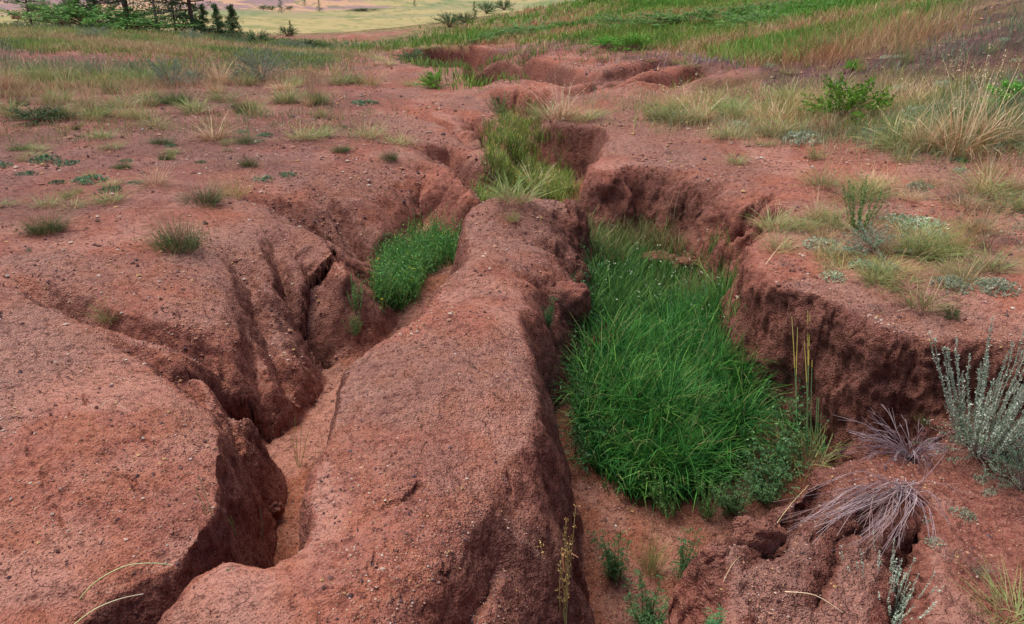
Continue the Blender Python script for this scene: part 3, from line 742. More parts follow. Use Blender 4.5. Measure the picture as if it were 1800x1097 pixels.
def proto_mat(n, cols, leaf=.12, R=1.0, h=.32):
    """low cushion of rosettes, radius about R, for wide flat plants"""
    q = Q(); m = max(6, n//14); c_, a = disc(m, R*.85, .55); c_[:, 2] = h*.75*(1-(np.hypot(c_[:, 0], c_[:, 1])/R)**2)*U_(.3, 1, m)
    ctr = np.repeat(c_, 14, 0); off = rng.normal(0, 1, ctr.shape); off[:, 2] = np.abs(off[:, 2])*.8; off = unit(off)*leaf*.5
    cc = np.array(cols)[np.repeat(rng.integers(0, len(cols), m), 14)]
    leaves(q, ctr+off*.3, leaf*U_(.6, 1.2, len(ctr)), cc, .45, 0, .18, dirs=off)
    return [('leaves', q.mesh('leaves', M_LEAF))]
PROTO = {
 'green': [proto_tuft(110, .22, .022, .75, .5, [GREEN, YGREEN, GREEN*1.5], base=STRAW*.5) for _ in range(3)],
 'mixed': [proto_tuft(120, .26, .020, .8, .6, [YGREEN, YGREEN*.8, GREEN*1.5, GREEN*1.2, STRAW*.8], 14, STRAW, base=STRAW*.5) for _ in range(3)],
 'dry': [proto_tuft(110, .22, .018, .6, .8, [STRAW, PALE, RUST, STRAW*.8], 22, PALE, base=RUST*.8) for _ in range(3)],
 'wisp': [proto_tuft(380, .36, .016, .8, .6, [DGREEN*1.3, GREEN*.9, YGREEN*.7, G_(.12,.10,.05)], 60, G_(.36, .20, .16), .22, base=DGREEN*.6) for _ in range(3)],
 'rust': [proto_tuft(90, .25, .012, .5, .4, [RUST*1.2, STRAW, G_(.42, .26, .13)], 30, G_(.45, .27, .16), base=YGREEN*.7) for _ in range(2)],
 'bright': [proto_bush(50, .075, 3600, [G_(.10, .30, .03), G_(.15, .36, .05), G_(.07, .22, .03)], .55, 1) for _ in range(2)],
 'mid': [proto_bush(60, .055, 5200, [GREEN*1.3, G_(.10, .22, .05), G_(.06, .15, .04)], .62, 1) for _ in range(2)],
 'sage': [proto_bush(50, .045, 3200, [SAGE*.8, BLUEG, SAGE*.6], .6, 1, stemcol=G_(.22, .17, .15)) for _ in range(2)],
 'dark': [proto_bush(50, .06, 3200, [DGREEN, DGREEN*1.5, G_(.05, .12, .05)], .6, 1) for _ in range(2)],
 'cushion': [proto_mat(1300, [BLUEG, SAGE*.9, BLUEG*.6, G_(.14, .25, .13), DGREEN*1.5], .10, 1.0, .45) for _ in range(3)],
 'silver': [proto_mat(1200, [G_(.36, .42, .30), G_(.26, .33, .22), G_(.44, .47, .36), G_(.22, .28, .2)], .10, 1.0, .6) for _ in range(2)],
 'feather': [proto_feather(22, [G_(.05, .14, .05), G_(.07, .18, .06), G_(.10, .22, .09)]) for _ in range(3)],
 'litter': [proto_tuft(90, .4, .02, 1.2, .5, [PURP*.6, RUST*.5, STRAW*.5], base=PURP*.4) for _ in range(1)],
 'upright': [proto_upright(64, .020, 170, [G_(.42, .50, .40), G_(.32, .40, .32), G_(.50, .56, .46)], .3, .6, G_(.28, .33, .25)) for _ in range(1)],
 'weed': [proto_upright(16, .045, 70, [G_(.07, .18, .05), G_(.10, .24, .07), G_(.16, .28, .10)], .25, .5, G_(.12, .2, .06)) for _ in range(2)],
}
HGT = {'cushion': .45, 'silver': .6}
print('prototypes', time.time()-T0)
def plant(kind, px, py, wpx, hpx, label, cat, name=None, group=None, i=None, lift=0):
    x, y, z = on(px, py); dp = depth_at(x, y, z)
    pr = PROTO[kind][rng.integers(0, len(PROTO[kind])) if i is None else i]
    h = hpx*dp/FPX; w = wpx*dp/FPX
    W0 = {'green': .75, 'mixed': .95, 'dry': .9, 'wisp': .95, 'rust': .8, 'bright': 1.15, 'sage': 1.2, 'dark': 1.2, 'mid': 1.2, 'cushion': 1.9, 'silver': 1.9, 'feather': .75, 'litter': 1.3, 'upright': .6, 'weed': .7}[kind]
    hh = h/{'cushion': .75, 'silver': .85, 'wisp': 1.1, 'dry': 1.15, 'mixed': 1.1, 'rust': 1.15}.get(kind, .92); sxy = w/W0
    if kind in ('cushion', 'silver'): hh = min(hh, sxy*1.1)
    tilt = (random.gauss(0, .09), random.gauss(0, .09))
    name = name or {'cushion': 'cushion_plant', 'silver': 'cushion_plant', 'sage': 'sagebrush', 'dark': 'shrub', 'mid': 'shrub', 'bright': 'shrub', 'feather': 'leafy_weed', 'weed': 'leafy_weed', 'upright': 'sagebrush'}.get(kind, 'grass_tuft')
    rz = random.uniform(0, 6.28)
    if len(pr) == 1:
        return put(pr[0][1], name, label, cat, group, (x, y, z-.006+lift), rz, (sxy, sxy, hh))
    o = put(None, name, label, cat, group, (x, y, z-.006+lift), rz, (sxy, sxy*random.uniform(.75, 1.15), hh)); o.empty_display_size = .05; o.rotation_euler = (tilt[0], tilt[1], rz)
    for nm, me_ in pr: put(me_, nm, parent=o)
    return o
# ------------------------------------------------------------------ grass and small stones nobody could count
def sward(name, pts, hts, w, az, lean, curl, ca, cb, segs=3, label=None, mat=None):
    q = Q(); n = len(pts[0]); blades(q, np.stack(pts, -1)-np.array([0, 0, .01]), hts, w, az, lean, curl, ca, cb, segs, .22)
    return put(q.mesh(name, mat or M_LEAF), name, label, 'grass', kind='stuff')
def pick(cols, n, p=None): return np.array(cols)[rng.choice(len(cols), n, p=p)]
# lush grass in the basin: rooted in bunches
x, y, z = floor_pts_in([(1015,650),(1080,620),(1160,590),(1250,560),(1295,575),(1290,640),(1310,700),(1312,780),(1285,845),(1230,875),(1190,888),(1130,885),(1075,862),(1030,810),(1020,740)], 1150, -.75, .3)
k = 9; n = len(x)*k; xx = np.repeat(x, k)+rng.normal(0, .022, n); yy = np.repeat(y, k)+rng.normal(0, .022, n); zz = np.repeat(z, k)
bunch = np.repeat(U_(0, 1, len(x)), k)
wind = fbm2(xx*2.2, yy*2.2, 2, 301)
az = 1.3+2.6*wind+rng.normal(0, 1.5, n)
hh = .49*U_(.5, 1.12, n)*(.85+.55*fbm2(xx*3.5, yy*3.5, 2, 302))
front = sstep(3.75, 3.35, yy); hh = hh*(1-.25*front)
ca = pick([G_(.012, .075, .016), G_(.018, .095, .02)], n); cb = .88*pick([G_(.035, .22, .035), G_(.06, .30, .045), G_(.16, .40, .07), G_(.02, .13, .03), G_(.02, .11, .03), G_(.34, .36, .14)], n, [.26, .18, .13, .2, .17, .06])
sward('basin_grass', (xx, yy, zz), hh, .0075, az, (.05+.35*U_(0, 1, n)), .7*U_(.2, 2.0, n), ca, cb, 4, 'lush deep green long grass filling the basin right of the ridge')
# yellow-green finer grass and seed stems through the upper basin and channel
def channel(name, poly, n, z0, h, cols, label, w=.006, az0=0, k=5, tol=.3, lean=.2, curl=.4, flowers=None, nf=0, fc=None):
    x, y, z = floor_pts_in(poly, n, z0, tol); m = len(x)*k; s = .03
    xx = np.repeat(x, k)+rng.normal(0, s, m); yy = np.repeat(y, k)+rng.normal(0, s, m); zz = np.repeat(z, k)
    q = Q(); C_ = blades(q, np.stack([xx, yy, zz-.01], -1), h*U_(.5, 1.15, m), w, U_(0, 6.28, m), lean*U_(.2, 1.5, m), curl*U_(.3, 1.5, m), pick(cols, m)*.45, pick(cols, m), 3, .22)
    if nf:
        ti = rng.integers(0, m, nf); leaves(q, np.repeat(C_[ti, -1], 3, 0)+rng.normal(0, .006, (nf*3, 3)), .012, fc, .9, .5, .1)
    return put(q.mesh(name, M_LEAF), name, label, 'grass', kind='stuff')
channel('basin_grass', [(1010,420),(1060,430),(1140,470),(1200,490),(1270,470),(1300,500),(1290,570),(1200,590),(1100,590),(1030,560),(1040,500)], 1400, -.64, .25, [G_(.05, .17, .04), G_(.09, .24, .05), G_(.16, .30, .07), G_(.04, .13, .05)], 'mid green grass and leafy weeds at the back of the basin', flowers=1, nf=110, fc=G_(.55, .6, .45))
channel('channel_grass', [(850,215),(900,190),(950,205),(955,240),(985,270),(1000,300),(1015,350),(960,345),(900,335),(840,350),(835,320),(860,280)], 2200, -.48, .17, [G_(.16, .32, .05), G_(.27, .42, .08), G_(.36, .46, .13), G_(.11, .25, .05), STRAW*.8], 'yellow-green flowering grass along the narrow upper gully', .009, nf=300, fc=G_(.6, .5, .08))
channel('channel_grass', [(1015,370),(1060,380),(1110,420),(1180,440),(1280,440),(1290,462),(1180,465),(1080,450),(1020,430)], 420, -.6, .30, [G_(.16, .22, .06), G_(.10, .20, .05), STRAW*.8, G_(.24, .24, .09)], 'tall yellowing grass under the right-hand gully wall', .007)
# leafy green patch in the left gully
x, y, z = floor_pts_in([(650,500),(690,450),(760,420),(812,410),(800,450),(750,490),(720,540),(690,552),(665,530)], 800, -.55, .25)
q = Q(); k = 20; b = np.repeat(np.stack([x, y, z], -1), k, 0); m = len(b); t = np.abs(rng.normal(0, 1, m))*.10
leaves(q, b+np.c_[rng.normal(0, .03, (m, 2)), t], .019*U_(.6, 1.3, m), pick([G_(.05, .17, .04), G_(.08, .24, .05), G_(.12, .28, .07), G_(.05, .12, .05)], m), .45, .6)
m = len(x)*2; bb = np.repeat(np.stack([x, y, z], -1), 2, 0)+np.c_[rng.normal(0, .03, (m, 2)), np.zeros(m)]
C_ = blades(q, bb, U_(.12, .26, m), .007, U_(0, 6.28, m), .2, .4*U_(0, 1.4, m), G_(.04, .10, .03), pick([G_(.08, .24, .05), G_(.16, .28, .08)], m), 3)
ti = rng.integers(0, m, 45); leaves(q, np.repeat(C_[ti, -1], 3, 0)+rng.normal(0, .004, (135, 3)), .010, G_(.6, .52, .06), .9, .5, .1)
put(q.mesh('gully_herbs', M_LEAF), 'gully_herbs', 'bright leafy herbs with tiny yellow flowers filling the left gully pocket', 'herbs', kind='stuff')
# weedy leaf cover at the foot of the ridge and the front of the basin
def weeds(name, poly, n, z0, h, label, cols, tol=.35, leaf=.022):
    x, y, z = floor_pts_in(poly, n, z0, tol); q = Q(); m = len(x)
    C_ = blades(q, np.stack([x, y, z], -1), h*U_(.4, 1.15, m), .004, U_(0, 6.28, m), .3*U_(0, 1.3, m), .4*U_(0, 1.3, m), cols[0]*.7, cols[1]*.8, 4)
    k = 26; t = U_(.15, 1.0, (m, k)); s = t*4; i = np.minimum(s.astype(int), 3); f = (s-i)[..., None]; I = np.arange(m)[:, None]
    P = (C_[I, i]*(1-f)+C_[I, i+1]*f).reshape(-1, 3)+rng.normal(0, .012, (m*k, 3))
    leaves(q, P, leaf*U_(.5, 1.3, m*k), pick(cols, m*k), .42, .3)
    return put(q.mesh(name, M_LEAF), name, label, 'weeds', kind='stuff')
WC = [G_(.03, .09, .03), G_(.045, .13, .04), G_(.07, .17, .06), G_(.09, .18, .08)]
weeds('basin_weeds', [(1008,600),(1030,640),(1030,700),(1050,800),(1040,850),(1015,840),(1005,760)], 90, -.78, .28, 'dark leafy weeds crowding the foot of the ridge wall', WC)
weeds('basin_weeds', [(1335,700),(1400,690),(1440,740),(1430,790),(1380,850),(1340,880),(1310,870),(1330,800)], 120, -.7, .30, 'dark leafy weeds between the lush grass and the near clod', WC+[G_(.13, .22, .08)])
weeds('basin_weeds', [(1120,470),(1040,440),(1020,480),(1010,560),(1050,600),(1100,540)], 80, -.64, .22, 'grey green leafy weeds below the broken head of the ridge', WC)
# meadow grass far left, on the rim
def meadow(name, poly, n, h, w, cols, label, lean=.3, curl=.4, p=None, k=4, patch=0, seed=400):
    x, y, z = bank_pts_in(poly, n); x = x+.05*np.hypot(x, y)*rng.normal(0, 1, len(x))*.6; y = y*np.exp(rng.normal(0, .035, len(x))); z = surf(x, y)
    if patch:
        m_ = fbm2(x*.55, y*.55, 3, seed) > rng.normal(patch, .18, len(x)); x, y, z = x[m_], y[m_], z[m_]
    m = len(x)*k; r_ = np.hypot(x, y); R_ = np.repeat(r_, k)
    xx = np.repeat(x, k)+rng.normal(0, .05, m); yy = np.repeat(y, k)+rng.normal(0, .05, m); zz = np.repeat(z, k)
    tint = np.array(cols)[np.repeat(np.clip(((fbm2(x*.35+y*.1, y*.45, 3, seed+3)*1.9+.5)*len(cols)+rng.normal(0, .8, len(x))).astype(int), 0, len(cols)-1), k)]
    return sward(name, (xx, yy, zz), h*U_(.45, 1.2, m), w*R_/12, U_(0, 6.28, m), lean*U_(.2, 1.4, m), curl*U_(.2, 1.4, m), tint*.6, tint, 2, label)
GL = [STRAW*.85, G_(.32, .34, .13), G_(.25, .33, .10), G_(.18, .29, .08), G_(.15, .23, .08), G_(.20, .27, .15)]
meadow('meadow_grass', [(-250,45),(90,40),(330,62),(640,80),(615,96),(540,116),(420,102),(250,94),(0,86),(-250,90)], 9000, .15, .011, GL, 'green and straw meadow grass on the left rim of the slope')
meadow('meadow_grass', [(-250,100),(0,112),(150,116),(520,104),(600,112),(570,150),(400,150),(200,165),(0,170),(-250,190)], 4200, .17, .008, GL, 'patchy thin grass between bare soil on the left slope', patch=0.0, seed=430)
HL = [G_(.50, .30, .15), STRAW, G_(.42, .38, .15), G_(.30, .36, .09), G_(.20, .33, .07), G_(.13, .28, .05)]
meadow('hillside_grass', [(600,84),(740,76),(860,40),(1040,-2),(1200,-60),(1500,-60),(1640,10),(1480,75),(1400,102),(1150,86),(1050,70),(900,78),(740,88)], 12000, .22, .013, HL, 'bright green and yellow grass covering the right hillside', seed=460)
meadow('hillside_grass', [(1280,95),(1480,55),(1600,10),(1640,20),(1500,75),(1400,104),(1330,108)], 1300, .20, .011, [G_(.16, .34, .06), G_(.30, .40, .10), STRAW, G_(.12, .28, .05)], 'yellow green grass among the rust coloured grass', seed=465)
meadow('hillside_grass', [(1050,-20),(1350,-40),(1620,-30),(1500,30),(1300,60),(1180,72),(1000,62),(760,76),(900,50)], 5000, .26, .013, [G_(.10, .27, .035), G_(.08, .20, .03), G_(.14, .32, .05)], 'band of rank green grass high on the right hillside', patch=.05, seed=470)
meadow('dry_grass', [(1330,108),(1480,60),(1620,30),(1660,62),(1600,95),(1480,112),(1400,120)], 1100, .30, .007, [G_(.46, .28, .13), G_(.50, .36, .18), STRAW, YGREEN, G_(.24,.36,.09), PALE], 'rust coloured dry grass at the foot of the right hillside', seed=480)
meadow('dry_grass', [(1640,20),(1800,10),(2050,-20),(2050,130),(1800,130),(1500,165),(1560,110)], 1200, .18, .007, [G_(.36, .22, .13), STRAW*.8, YGREEN*.8, SAGE*.7], 'sparse dry grass over the purple soil at upper right', patch=.05, seed=490)
meadow('dry_grass', [(1090,160),(1300,140),(1500,150),(1800,150),(2050,150),(2050,260),(1800,290),(1600,262),(1400,245),(1200,225),(1070,205)], 3600, .19, .006, [G_(.42, .27, .14), PALE, STRAW, G_(.30, .28, .12), YGREEN, SAGE*.8], 'dry straw and green grass along the top of the right bank', patch=-.05, seed=500)
meadow('dry_grass', [(1380,380),(1500,330),(1700,330),(1900,380),(2000,520),(1800,520),(1640,540),(1500,500),(1370,450)], 3400, .085, .007, [STRAW, PALE, STRAW*.8, YGREEN, G_(.36, .24, .16), SAGE*.8], 'short dry grass stems scattered over the right bank top', .9, .6, patch=.05, seed=510)
meadow('dry_grass', [(640,92),(900,80),(1100,80),(1330,112),(1300,130),(1100,108),(960,96),(760,84),(640,100)], 900, .10, .014, [PURP, STRAW*.7, RUST, YGREEN*.7], 'thin dull grass on the slope above the far gully', patch=.05, seed=520)
meadow('dry_grass', [(1100,180),(1300,160),(1500,165),(1800,165),(1800,285),(1600,262),(1400,245),(1200,228)], 2600, .15, .006, [YGREEN, G_(.16,.28,.07), STRAW, PALE, SAGE, G_(.3,.36,.12)], 'mixed green and pale grass between the tufts of the dry strip', patch=.0, seed=530)
meadow('dry_grass', [(-60,150),(300,140),(640,130),(680,220),(640,270),(500,265),(300,235),(-60,260)], 1900, .11, .007, GL, 'thin low grass wisps between tufts on the left slope', patch=.2, seed=540)
meadow('floor_grass', [(750,116),(800,120),(870,112),(930,100),(910,96),(880,108)], 250, .2, .016, [G_(.14, .24, .06), YGREEN, STRAW*.7], 'green grass on the floor of the far gully')
meadow('floor_grass', [(835,150),(860,133),(900,130),(930,146)], 260, .2, .016, [G_(.14, .30, .05), YGREEN], 'bright green grass in the hollow behind the far hump')
print('grass', time.time()-T0)
# small stones: sit on faces of the ground mesh
FV = V[F]; fc = FV.mean(1); fr_ = np.hypot(fc[:, 0], fc[:, 1]); fn = N.reshape(-1, 3)[F[:, 0] % (NU*NR)]
cand = np.where((fr_ > 1.2) & (fr_ < 17) & (fc[:, 1] > 0) & (fn[:, 2] > .55))[0]
wgt_ = np.clip(fbm2(fc[cand, 0]*2.5, fc[cand, 1]*2.5, 3, 600)+.35, .02, 1)
sel = rng.choice(cand, 44000, replace=False, p=wgt_/wgt_.sum())
oct_ = np.array([[1, 0, 0], [0, 1, 0], [-1, 0, 0], [0, -1, 0], [0, 0, .7], [0, 0, -.7]], float); of = np.array([[0, 1, 4], [1, 2, 4], [2, 3, 4], [3, 0, 4], [1, 0, 5], [2, 1, 5], [3, 2, 5], [0, 3, 5]])
n = len(sel); sz = np.exp(rng.normal(math.log(.0030), .55, n)); sz = np.clip(sz, .001, .011)*np.clip(fr_[sel]/3.2, .8, 3.6)
SV = oct_[None]*sz[:, None, None]*U_(.6, 1.3, (n, 6, 1))*U_(.7, 1.2, (n, 1, 3)); a = U_(0, 6.28, n); ca_, sa_ = np.cos(a)[:, None], np.sin(a)[:, None]
SV = np.stack([SV[..., 0]*ca_-SV[..., 1]*sa_, SV[..., 0]*sa_+SV[..., 1]*ca_, SV[..., 2]], -1)+fc[sel][:, None, :]+fn[sel][:, None, :]*(sz*.3)[:, None, None]
SF = (np.arange(n)*6)[:, None, None]+of[None]
sm = mesh_from('gravel', SV.reshape(-1, 3), SF.reshape(-1, 3), False)
sc_ = pick([G_(.56, .40, .32), G_(.48, .26, .18), G_(.15, .07, .06), G_(.30, .13, .10), G_(.12, .07, .08), G_(.60, .52, .46), G_(.50, .30, .14)], n, [.12, .2, .26, .22, .1, .03, .07]); addcol(sm, 'tint', np.repeat(sc_, 6, 0))
g = NT('stone'); cst = g.n('VertexColor', layer_name='tint').outputs[0]; g.bsdf(cst, .8, None, .25); sm.materials.append(g.m); M_STONE = g.m
put(sm, 'gravel', 'fine grit and small stones strewn over the red soil', 'gravel', kind='stuff')
# ------------------------------------------------------------------ plants one can point to: (kind, px, py of the foot, width px, height px, label, category)
LIST = [
 ('wisp',82,408,66,62,'round dark green grass tuft with reddish haze of seed heads near the left edge','grass tuft'),
 ('wisp',312,436,98,84,'largest dark tuft with pinkish seed stalks on the bare left bank','grass tuft'),
 ('green',190,562,46,44,'small green tuft growing in the rill above the front left mound','grass tuft'),
 ('wisp',360,357,66,54,'wispy brown green tuft on the left bank behind the largest dark tuft','grass tuft'),
 ('rust',413,345,76,62,'airy pink brown grass beside the start of a rill on the left bank','grass tuft'),
 ('wisp',437,292,34,30,'little dark tuft with spiky stalks midway up the left slope','grass tuft'),
 ('dark',64,214,88,24,'low flat dark green shrub spreading on the left slope','shrub'),
 ('cushion',80,283,58,26,'grey green cushion plant, thickest of the cluster at left','cushion plant'),
 ('cushion',118,288,52,16,'thin grey green mat trailing right of the thickest cushion','cushion plant'),
 ('cushion',44,306,46,13,'flat grey green mat nearest the left edge of the cluster','cushion plant'),
 ('cushion',100,322,34,26,'knobbly grey green cushion below the thickest one','cushion plant'),
 ('cushion',158,318,66,24,'blue green cushion plant at the right of the cushion cluster','cushion plant'),
 ('cushion',298,257,26,12,'tiny round blue green plant alone on the slope above the dark tufts','cushion plant'),
 ('wisp',218,296,24,22,'tiny dark tuft right of the cushion plant cluster','grass tuft'),
 ('cushion',240,322,40,14,'pale grey green mat under the straw tuft','cushion plant'),
 ('dry',272,326,70,42,'straw coloured tuft with bent stalks over a grey mat on the left slope','grass tuft'),
 ('cushion',352,286,26,12,'tiny dark green plant left of the spiky little tuft','cushion plant'),
 ('cushion',50,440,20,14,'tiny pale plant below the round tuft at the left edge','cushion plant'),
 ('cushion',152,402,14,9,'speck of green plant between the two dark tufts','cushion plant'),
 ('green',110,178,42,40,'bright green tuft on the left slope above the flat dark shrub','grass tuft'),
 ('mixed',105,140,62,50,'tall green and straw tuft behind the bright green tuft at left','grass tuft'),
 ('mixed',178,150,60,44,'green and straw tuft in the thin grass at upper left','grass tuft'),
 ('green',182,242,46,20,'yellow green low tuft right of the flat dark shrub','grass tuft'),
 ('sage',302,150,64,46,'grey green sagebrush on the left slope with straw grass beside it','sagebrush'),
 ('sage',340,146,44,24,'low grey sprig of sagebrush joined to the right of the first sagebrush','sagebrush'),
 ('sage',462,142,80,56,'round blue grey sagebrush in the middle of the upper left slope','sagebrush'),
 ('dry',388,148,66,46,'tall straw tuft between the two sagebrushes','grass tuft'),
 ('green',516,152,36,32,'yellow green tuft right of the blue grey sagebrush','grass tuft'),
 ('mixed',565,206,38,30,'olive tuft on red soil right of centre of the left slope','grass tuft'),
 ('mixed',335,188,44,26,'olive tuft below the grey green sagebrush','grass tuft'),
 ('mixed',425,186,44,22,'low olive tuft below the straw tuft','grass tuft'),
 ('mixed',500,180,54,24,'spreading olive tuft below the blue grey sagebrush','grass tuft'),
 ('dry',375,244,80,46,'straw and green tuft in the middle of the left slope','grass tuft'),
 ('mixed',272,220,66,20,'flat olive tuft left of the straw and green tuft','grass tuft'),
 ('mixed',530,244,70,34,'broad olive tuft near the edge of the left gully head','grass tuft'),
 ('green',562,240,50,30,'green leafy tuft touching the broad olive tuft','grass tuft'),
 ('wisp',600,266,38,22,'small brown green tuft on the edge above the left gully','grass tuft'),
 ('mixed',645,240,86,34,'wispy olive tuft on the shoulder above the left gully','grass tuft'),
 ('cushion',640,182,56,16,'blue green mat on the shoulder left of the channel','cushion plant'),
 ('mixed',700,252,60,26,'olive tuft at the edge of the shoulder nearest the gully','grass tuft'),
 ('wisp',685,280,30,26,'little tuft hanging on the brow of the gully wall','grass tuft'),
 ('rust',650,150,66,46,'round pale olive grass clump on the far left bank','grass tuft'),
 ('dark',720,109,38,18,'small dark shrub beside the far gully wall','shrub'),
 ('bright',766,153,42,26,'bright green leafy shrub on the bank before the far hump','shrub'),
 ('green',724,151,32,18,'yellow green tuft left of the bright leafy shrub','grass tuft'),
 ('litter',818,174,32,16,'dark twiggy dead tuft at the tip of the left bank','grass tuft'),
 ('green',75,68,34,30,'spiky dark yucca like tuft at the upper left','grass tuft'),
 ('dry',2,160,90,90,'big pale straw clump cut by the left edge','grass tuft'),
 ('cushion',400,1003,32,10,'tiny green moss cushion on the front end of the ridge','moss'),
 ('green',905,352,86,62,'green tuft crowning the head of the ridge','grass tuft'),
 ('dry',945,337,76,46,'straw tuft beside the green one on the head of the ridge','grass tuft'),
 ('green',900,388,24,26,'sprig of grass on the ridge just before its head','grass tuft'),
 ('green',965,208,70,40,'green tuft at the left end of the torn brow behind the ridge','grass tuft'),
 ('dry',985,210,90,62,'arching straw tuft on the torn brow behind the ridge','grass tuft'),
 ('mixed',1025,212,80,38,'green and straw tuft at the right end of the torn brow','grass tuft'),
 ('litter',1180,268,38,12,'dark dead tuft lying on the right bank brow','grass tuft'),
 ('green',1285,242,66,34,'blue green tuft on the right bank brow','grass tuft'),
 ('green',1294,288,36,30,'green tuft at the very edge of the right bank','grass tuft'),
 ('mixed',1345,256,56,22,'straw tuft right of the blue green one on the right bank','grass tuft'),
 ('green',1432,280,30,34,'upright yellow green tuft on bare soil of the right bank','grass tuft'),
 ('mixed',1446,328,68,58,'green and rust tuft above the notched right wall','grass tuft'),
 ('bright',1490,212,96,66,'bright green bushy shrub among dry grass on the right bank','shrub'),
 ('bright',1113,88,44,26,'bright green round shrub, larger of two on the far slope','shrub'),
 ('bright',1064,81,38,16,'low bright green shrub, smaller of two on the far slope','shrub'),
 ('mixed',1592,282,40,26,'small olive tuft on the bare right bank','grass tuft'),
 ('cushion',1688,283,38,24,'blue green cushion plant below the tall straw grass','cushion plant'),
 ('rust',1722,342,60,50,'rusty dry tuft with grey foot at the right','grass tuft'),
 ('weed',1508,408,70,90,'upright green broom like plant on the right bank','plant'),
 ('green',1480,400,80,48,'green tuft at the foot of the upright broom like plant','grass tuft'),
 ('green',1415,402,48,36,'green tuft nearest the notched right wall','grass tuft'),
 ('sage',1535,442,96,42,'grey green sagebrush mat on the right bank','sagebrush'),
 ('silver',1466,488,56,24,'silvery cushion plant close to the right bank edge','cushion plant'),
 ('silver',1560,474,54,34,'silvery cushion plant right of the one near the edge','cushion plant'),
 ('silver',1478,402,40,18,'pale silvery plant left of the upright plant','cushion plant'),
 ('mixed',1605,440,80,60,'green and straw tuft right of the grey green mat','grass tuft'),
 ('silver',1648,415,44,28,'pale blue green plant behind the green and straw tuft','cushion plant'),
 ('rust',1675,440,60,80,'rust brown upright grass at the right of the bank top','grass tuft'),
 ('silver',1690,300,34,14,'pale cushion plant under the blue green one at right','cushion plant'),
 ('silver',1728,392,36,20,'pale cushion plant at the right above bare soil','cushion plant'),
 ('green',1792,372,30,50,'green tuft cut by the right edge','grass tuft'),
 ('mixed',1620,542,100,66,'wispy olive tuft overhanging the right bank edge','grass tuft'),
 ('litter',1540,548,54,30,'dead brown tuft with roots hanging over the right wall','grass tuft'),
 ('litter',1385,470,46,24,'dead purple brown tuft left of the silvery cushion','grass tuft'),
 ('mixed',1370,440,70,44,'straw tuft at the corner of the right bank','grass tuft'),
 ('litter',1405,500,30,20,'small dead tuft at the lip of the right wall','grass tuft'),
 ('dark',1672,560,26,22,'small dark green sprig in the hollow at the wall top','plant'),
 ('dry',1690,268,150,150,'tallest pale straw grass clump leaning on the right bank','grass tuft'),
 ('dry',1745,250,110,120,'pale straw clump right of the tallest clump','grass tuft'),
 ('dry',1625,262,80,104,'straw clump left of the tallest clump','grass tuft'),
 ('dry',1445,204,44,92,'thin straw tuft left of the bright shrub','grass tuft'),
 ('rust',1395,200,80,62,'rusty tuft left of the thin straw tuft','grass tuft'),
 ('dry',1545,200,60,72,'straw tuft right of the bright shrub','grass tuft'),
 ('mixed',1585,250,110,56,'low olive grass between bright shrub and straw clumps','grass tuft'),
 ('bright',1785,180,70,38,'bright green shrub cut by the right edge','shrub'),
 ('green',1590,112,22,40,'blue green tuft standing on purple soil','grass tuft'),
 ('bright',1497,124,26,18,'small bright green sprig at the edge of the purple soil','shrub'),
 ('green',1380,106,70,36,'green tuft at the lower edge of the hillside grass','grass tuft'),
 ('rust',1190,190,60,46,'rusty dry tuft on the bank above the far lobes','grass tuft'),
 ('dry',1230,215,56,50,'straw tuft near the brow between far lobes and right bank','grass tuft'),
 # low terrace and basin, right
 ('green',1420,812,130,112,'dense green tuft on the corner of the near clod','grass tuft'),
 ('silver',1720,842,34,28,'small blue green plant right of the dead twigs','cushion plant'),
 ('silver',1740,868,34,24,'blue green rosette below the small plant at right','cushion plant'),
 ('silver',1692,905,52,32,'pale green rosette midway down the right slope','cushion plant'),
 ('sage',1795,860,80,70,'grey green sagebrush cut by the right edge','sagebrush'),
 ('green',1775,1088,110,80,'green grass tuft in the bottom right corner','grass tuft'),
 ('litter',1690,992,90,42,'dry wispy tuft above the bottom right corner','grass tuft'),
 ('silver',1634,922,52,36,'grey plant at the crown of the dead twigs','cushion plant'),
 ('silver',1645,955,40,24,'grey rosette beside the dark crevice','cushion plant'),
 ('green',1628,745,30,40,'green sprig below the tall grey sagebrush','grass tuft'),
 ('upright',1728,790,170,235,'tall grey green sagebrush with upright stems before the right wall','sagebrush'),
 ('sage',1720,800,130,70,'bushy grey foot growth in front of the tall sagebrush','sagebrush'),
 ('feather',1082,1020,84,112,'feathery green weed, left one on the gully floor','weed'),
 ('feather',1140,1110,110,100,'feathery green weed cut by the bottom edge','weed'),
 ('feather',1200,1020,74,96,'feathery blue green weed by the near clod','weed'),
 ('green',1143,1008,46,112,'narrow dark green grass sheaf on the gully floor','grass tuft'),
 ('weed',1180,905,70,90,'leafy weed with seed spikes in front of the lush grass','weed'),
 ('weed',1240,910,70,96,'leafy weed with pale seed spikes right of the first seeding weed','weed'),
 ('feather',1285,900,80,84,'dark feathery weed at the front right of the lush grass','weed'),
 ('feather',1345,880,90,90,'dark feathery weed against the near clod','weed'),
 ('feather',1255,1110,60,50,'feathery sprig at the bottom edge beside the near clod','weed'),
 ('upright',1550,1110,90,150,'grey stemmed plant with upright spikes at the bottom edge','plant'),
 ('feather',962,575,36,60,'thin leafy weed clinging to the ridge wall below its head','weed'),
 ('weed',880,205,40,40,'grey green stalky weed at the upper end of the channel','weed'),
 ('weed',730,420,30,50,'thin seed stalk weed at the back of the left gully pocket','weed'),
 ('weed',622,588,40,44,'thin olive weed at the near end of the left gully pocket','weed'),
 ('weed',628,545,36,60,'spindly weed against the left gully wall','weed'),
]
for row in LIST: plant(*row)
